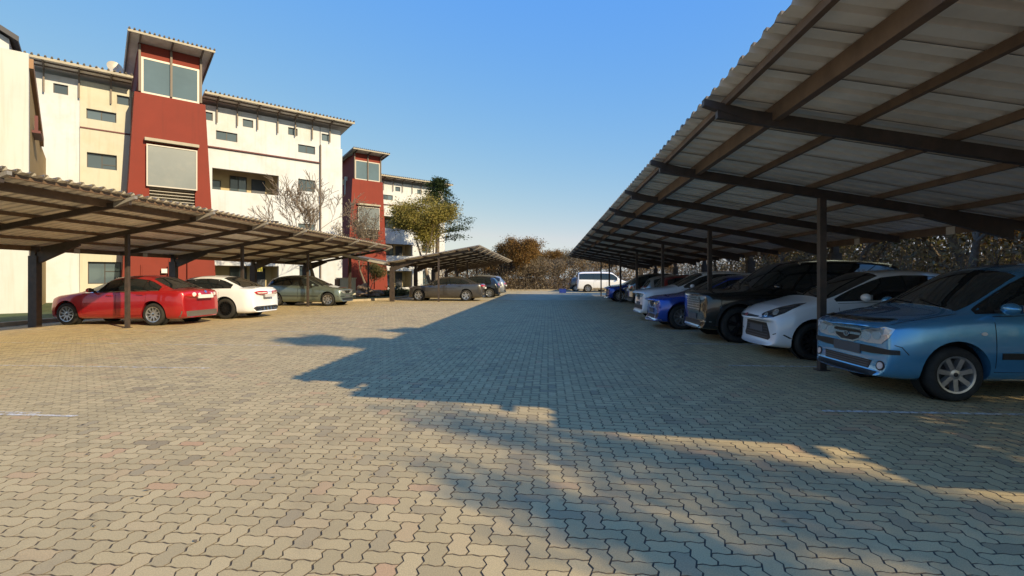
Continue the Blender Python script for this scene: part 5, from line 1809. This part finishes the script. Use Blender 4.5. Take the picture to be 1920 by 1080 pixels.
# ---- white crossover with kidney grille
def car_crossover(P, L=4.45, W=1.80, H=1.57, rimm=None):
    h = H / 1.57
    S = dict(L=L, W=W, zl=.22, paint=P, axles=(.84, 3.58), r=.34, rim=('double', 5, .3), rimm=rimm or M_rim,
             top=[(0, .87), (.06, .925), (.35, .985), (.95, 1.05), (1.3, 1.09), (1.7, 1.31), (2.1, 1.50), (2.5, 1.56), (3.0, 1.57), (3.6, 1.52), (4.0, 1.42), (4.25, 1.12), (4.38, .98), (4.45, .76)],
             belt=[(0, .825), (.12, .875), (.55, .94), (1.3, 1.0), (2.2, 1.02), (3.6, 1.06), (4.2, 1.05), (4.45, .74)],
             plan=[(0, .74), (.12, .81), (.45, .87), (.9, .89), (1.8, .90), (3.0, .90), (3.8, .88), (4.2, .84), (4.45, .76)],
             roofw=.60, cowl=1.27, rf=2.12, rr=4.02, rb=4.30, dlo=(1.48, 3.98), splits=[2.4, 3.25], nose=(.05, .24), tail=(.05, .14), zbump=.5)
    S['top'] = [(x, z * h) for x, z in S['top']]
    c = Car(S)
    base_parts(c)
    c.doors([(1.40, 2.40, 0, 0), (2.42, 3.36, 0, 1)])
    for q in (1, -1):
        g = c.patch('grille_frame', [(q * .02, .74), (q * .04, .835), (q * .20, .83), (q * .24, .77), (q * .18, .64), (q * .05, .63)], c.front(), .010, M_chrome, rim=.016, maxlen=.05)
        c.patch('grille_mesh', [(q * .04, .74), (q * .055, .82), (q * .185, .815), (q * .215, .77), (q * .165, .66), (q * .06, .65)], c.front(), .013, M_black, g, rim=.004, maxlen=.05)
    hl = c.both('headlight', [(-.02, .72), (.18, .725), (.36, .80), (.46, .875), (.28, .87), (.02, .815)], ('corner', 36), .006, M_lamp, rim=.016, maxlen=.06)
    for i, q in zip(hl, (1, -1)):
        c.patch('reflector', ell(.10, .768, .045, .04), c.corner(q, 36), .010, M_lens, i, rim=.003, maxlen=.04)
        c.patch('reflector', ell(.25, .80, .045, .04), c.corner(q, 36), .010, M_lens, i, rim=.003, maxlen=.04)
    c.patch('lower_intake', [(-.68, .36), (.68, .36), (.60, .50), (-.60, .50)], c.front(), .006, M_black, rim=.01, maxlen=.07)
    c.patch('skid_plate', [(-.62, .27), (.62, .27), (.66, .325), (-.66, .325)], c.front(), .010, M_rim, rim=.012, maxlen=.07)
    c.plate('number_plate', .47, .585, .26, M_plate, 'front')
    c.patch('emblem', ell(.17, 0, .038, .038), c.top(), .006, M_chrome, rim=.006, maxlen=.04)
    c.both('taillight', [(-.15, .86), (.12, .84), (.26, .90), (.22, .99), (-.15, .98)], ('rcorner', 36), .007, M_tail, rim=.014)
    c.plate('number_plate', .72, .82, .26, M_platew, 'rear')
    c.patch('bumper_valance', [(-.75, .28), (.75, .28), (.75, .45), (-.75, .45)], c.rear(), .006, M_black, rim=.008, maxlen=.08)
    return c

# ---- two-box hatch for the green car and some distant ones
def car_hatch(P, L=4.2, W=1.76, H=1.48, tailkind='upright'):
    h = H / 1.48
    S = dict(L=L, W=W, zl=.18, paint=P, axles=(.87, 3.45), r=.315, rim=('five', 8, .28),
             top=[(0, .745), (.06, .80), (.35, .87), (.90, .935), (1.15, .985), (1.6, 1.225), (2.02, 1.415), (2.4, 1.475), (2.9, 1.48), (3.4, 1.435), (3.78, 1.34), (4.02, 1.02), (4.12, .90), (4.2, .68)],
             belt=[(0, .705), (.12, .755), (.5, .84), (1.15, .905), (2.2, .94), (3.4, .985), (3.9, .98), (4.2, .66)],
             plan=[(0, .72), (.12, .79), (.45, .85), (.9, .87), (1.8, .88), (3.0, .88), (3.6, .86), (4.0, .81), (4.2, .74)],
             roofw=.59, cowl=1.12, rf=2.05, rr=3.80, rb=4.06, dlo=(1.34, 3.72), splits=[2.3, 3.08], nose=(.07, .24), tail=(.05, .13), zbump=.46, trim=M_black)
    S['top'] = [(x, z * h) for x, z in S['top']]
    c = Car(S)
    base_parts(c)
    c.doors([(1.26, 2.3, 0, 0), (2.32, 3.22, 0, 1)])
    hl = c.both('headlight', [(-.04, .60), (.14, .595), (.32, .66), (.42, .745), (.28, .75), (.02, .70)], ('corner', 36), .006, M_lamp, rim=.016, maxlen=.06)
    for i, q in zip(hl, (1, -1)):
        c.patch('reflector', ell(.08, .648, .045, .04), c.corner(q, 36), .010, M_lens, i, rim=.003, maxlen=.04)
        c.patch('reflector', ell(.22, .685, .045, .04), c.corner(q, 36), .010, M_lens, i, rim=.003, maxlen=.04)
    c.patch('grille', [(-.36, .60), (.36, .60), (.40, .69), (-.40, .69)], c.front(), .006, M_black, rim=.01, maxlen=.07)
    c.ribbon('grille_bar', [(-.36, .645), (.36, .645)], c.front(), .014, .012, M_chrome)
    c.patch('emblem', ell(0, .655, .05, .05), c.front(), .016, M_chrome, rim=.01, maxlen=.04)
    c.plate('number_plate', .42, .535, .26, M_plate, 'front')
    c.patch('lower_intake', [(-.6, .26), (.6, .26), (.62, .375), (-.62, .375)], c.front(), .004, M_black, rim=.006, maxlen=.07)
    for q in (1, -1):
        c.patch('side_moulding', [(1.32, .46), (3.12, .465), (3.12, .50), (1.32, .495)], c.side(q), .010, M_black, rim=.01, maxlen=.12)
        c.ribbon('bumper_strip', [(q * .35, .45), (q * .6, .45), (q * .8, .45)], c.front(), .03, .008, M_black)
    tl = c.both('taillight', [(-.12, .80), (.12, .80), (.22, .86), (.20, .98), (-.08, .98)], ('rcorner', 34), .007, M_tail, rim=.014)
    for i, q in zip(tl, (1, -1)):
        c.patch('lamp_ring', ell(.05, .88, .05, .045), c.rcorner(q, 34), .011, M_clear, i, rim=.003, maxlen=.04)
    c.plate('number_plate', .68, .78, .26, M_platew, 'rear')
    return c

# ---- white minibus
def car_van(P):
    S = dict(L=5.1, W=1.92, zl=.24, paint=P, axles=(.95, 4.05), r=.345, rim=('double', 5, .3),
             top=[(0, .80), (.07, .90), (.3, 1.0), (.7, 1.12), (.95, 1.22), (1.35, 1.58), (1.7, 1.84), (2.1, 1.92), (3.0, 1.93), (4.4, 1.92), (4.85, 1.88), (5.0, 1.70), (5.06, 1.2), (5.1, .75)],
             belt=[(0, .70), (.12, .82), (.5, .98), (.95, 1.08), (2.0, 1.12), (4.4, 1.16), (4.95, 1.16), (5.1, .73)],
             plan=[(0, .80), (.12, .87), (.45, .93), (.9, .95), (1.8, .96), (3.4, .96), (4.6, .95), (4.95, .93), (5.1, .87)],
             roofw=.77, cowl=.92, rf=1.74, rr=4.9, rb=5.05, dlo=(1.3, 4.85), splits=[2.3, 3.5], nose=(.06, .22), tail=(.03, .08), zbump=.5, rear_vert=1.15, rail=.17, taper=.0, tail_lift=.05)
    c = Car(S)
    base_parts(c)
    c.doors([(1.25, 2.28, 0, 0), (2.32, 3.5, 0, 0)])
    c.both('headlight', [(-.04, .74), (.16, .74), (.34, .86), (.40, .97), (.22, .93), (.0, .84)], ('corner', 36), .006, M_lamp)
    c.patch('grille', [(-.4, .62), (.4, .62), (.42, .72), (-.42, .72)], c.front(), .006, M_black)
    c.both('taillight', [(-.02, .84), (.09, .84), (.09, 1.22), (-.02, 1.22)], ('rcorner', 35), .006, M_tail)
    for q in (1, -1):
        c.patch('sill_trim', [(1.35, .29), (3.65, .29), (3.65, .42), (1.35, .42)], c.side(q), .006, mat('beige_trim', (.36, .31, .25), .6), maxlen=.15)
    return c

PI = math.pi
def spot(car, name, label, cat, x_nose, y_near, rz, y_off=None):
    # nose towards -x: rz = pi, near side (towards the camera) at y_near
    W = car.S['W']
    return car.build(name, label, cat, (x_nose, y_near + W / 2, 0), rz)
def again(car, name, label, x_nose, y_near, rz, P):
    root = thing(name, label, 'car', (x_nose, y_near + car.S['W'] / 2, 0), rz, 'parked cars')
    car.put(root, P)
    return root
c_blue = car_blue_hatch()
spot(c_blue, 'parked_car', 'light blue hatchback parked nearest on the right, big clear headlights', 'car', 3.47, 5.60, PI + R(1.0))
c_fi = car_white_hatch()
spot(c_fi, 'parked_car', 'white hatchback with black swept headlights beside the light blue car', 'car', 3.47, 8.3, PI)
c_suv = car_black_suv()
spot(c_suv, 'parked_car', 'glossy black off-roader with chrome grille beside the white hatchback', 'car', 3.05, 10.45, PI)
P_bmw = paint('deep_blue', (.016, .07, .42), .35, .22, .06)
c_bmw = car_sedan(P_bmw, 4.62, 1.81, 1.43, 'kidney', 'plain')
spot(c_bmw, 'parked_car', 'deep blue sedan with twin grille between black off-roader and white crossover', 'car', 2.6, 13.05, PI)
P_wx = paint('white_b', (.82, .84, .86), .0, .3)
c_x = car_crossover(P_wx)
spot(c_x, 'parked_car', 'white crossover with twin grille parked just past the deep blue sedan', 'car', 2.68, 15.45, PI)
P_red2 = paint('dark_red', (.22, .016, .014), .3, .3)
P_green = paint('grey_green', (.17, .21, .19), .55, .32)
c_golf = car_hatch(P_green)
again(c_golf, 'parked_car', 'red hatchback parked tail-out behind the white crossover', 8.1, 18.35, 0, P_red2)
P_sil = paint('silver', (.42, .44, .46), .6, .3)
again(c_golf, 'parked_car', 'silver hatchback parked tail-out past the red hatchback', 8.1, 20.75, 0, P_sil)
P_blk2 = paint('black_b', (.010, .010, .012), .3, .25, .05)
again(c_x, 'parked_car', 'black wagon parked tail-out past the silver hatchback', 8.2, 23.1, 0, P_blk2)
P_gry = paint('dark_grey', (.05, .055, .06), .5, .3)
again(c_golf, 'parked_car', 'dark grey hatchback parked nose-out before the far blue sedan', 3.9, 25.8, PI, P_gry)
again(c_bmw, 'parked_car', 'far blue sedan parked nose-out near the end of the right carport', 3.15, 28.2, PI, P_bmw)
again(c_golf, 'parked_car', 'silver hatchback parked nose-out last under the right carport', 3.6, 30.9, PI, P_sil)
c_van = car_van(paint('white_c', (.80, .81, .84), .0, .3))
spot(c_van, 'parked_van', 'white minibus with dark windows parked beyond the end of the right carport', 'van', 7.75, 46.6, 0)
again(c_golf, 'parked_car', 'dark car half hidden behind the rear of the white minibus', 6.2, 49.6, 0, P_gry)

# left row
P_jred = paint('bright_red', (.42, .014, .018), .35, .28)
c_jet = car_sedan(P_jred, 4.45, 1.76, 1.43, 'plain', 'round', ('thin', 10, .2), None, chrome=True, r=.315)
spot(c_jet, 'parked_car', 'bright red sedan parked tail-out under the left carport', 'car', -14.45, 13.05, PI)
P_wm = paint('white_d', (.82, .84, .90), .0, .28)
c_mer = car_sedan(P_wm, 4.7, 1.81, 1.43, 'plain', 'slim', ('thin', 14, .16), M_rimd, coupe=1.5, r=.335)
spot(c_mer, 'parked_car', 'white sedan with chrome exhausts parked tail-out beside the red sedan', 'car', -14.1, 15.35, PI)
spot(c_golf, 'parked_car', 'grey-green hatchback parked nose-out under the left carport', 'car', -9.55, 22.75, 0)
P_acc = paint('warm_grey', (.085, .078, .075), .55, .3)
c_acc = car_sedan(P_acc, 4.72, 1.84, 1.43, 'plain', 'plain', ('five', 5, .3), None, chrome=True)
spot(c_acc, 'parked_car', 'dark grey sedan parked tail-out under the farther carport', 'car', -8.35, 28.2, PI)
again(c_golf, 'parked_car', 'black hatchback parked tail-out behind the dark grey sedan', -7.4, 33.2, PI, P_blk2)
again(c_x, 'parked_car', 'silver wagon parked tail-out at the end of the farther carport row', -7.5, 36.0, PI, P_sil)

# blue crate left standing by the minibus
q_ = gp(1055, 549)
crate = thing('blue_crate', 'small blue crate standing on the paving left of the white minibus', 'crate', (q_.x, q_.y, 0))
M_crate = mat('blue_plastic', (.02, .05, .30), .45)
obj('base', MB().box(-.3, .3, -.2, .2, 0, .03), M_crate, crate)
for a_, b_, c_, d_ in ((-.3, .3, -.2, -.175), (-.3, .3, .175, .2), (-.3, -.275, -.174, .174), (.275, .3, -.174, .174)):
    obj('side', MB().box(a_, b_, c_, d_, .031, .34), M_crate, crate)
obj('rim', MB().box(-.32, .32, -.22, -.201, .30, .35).box(-.32, .32, .201, .22, .30, .35), M_crate, crate)
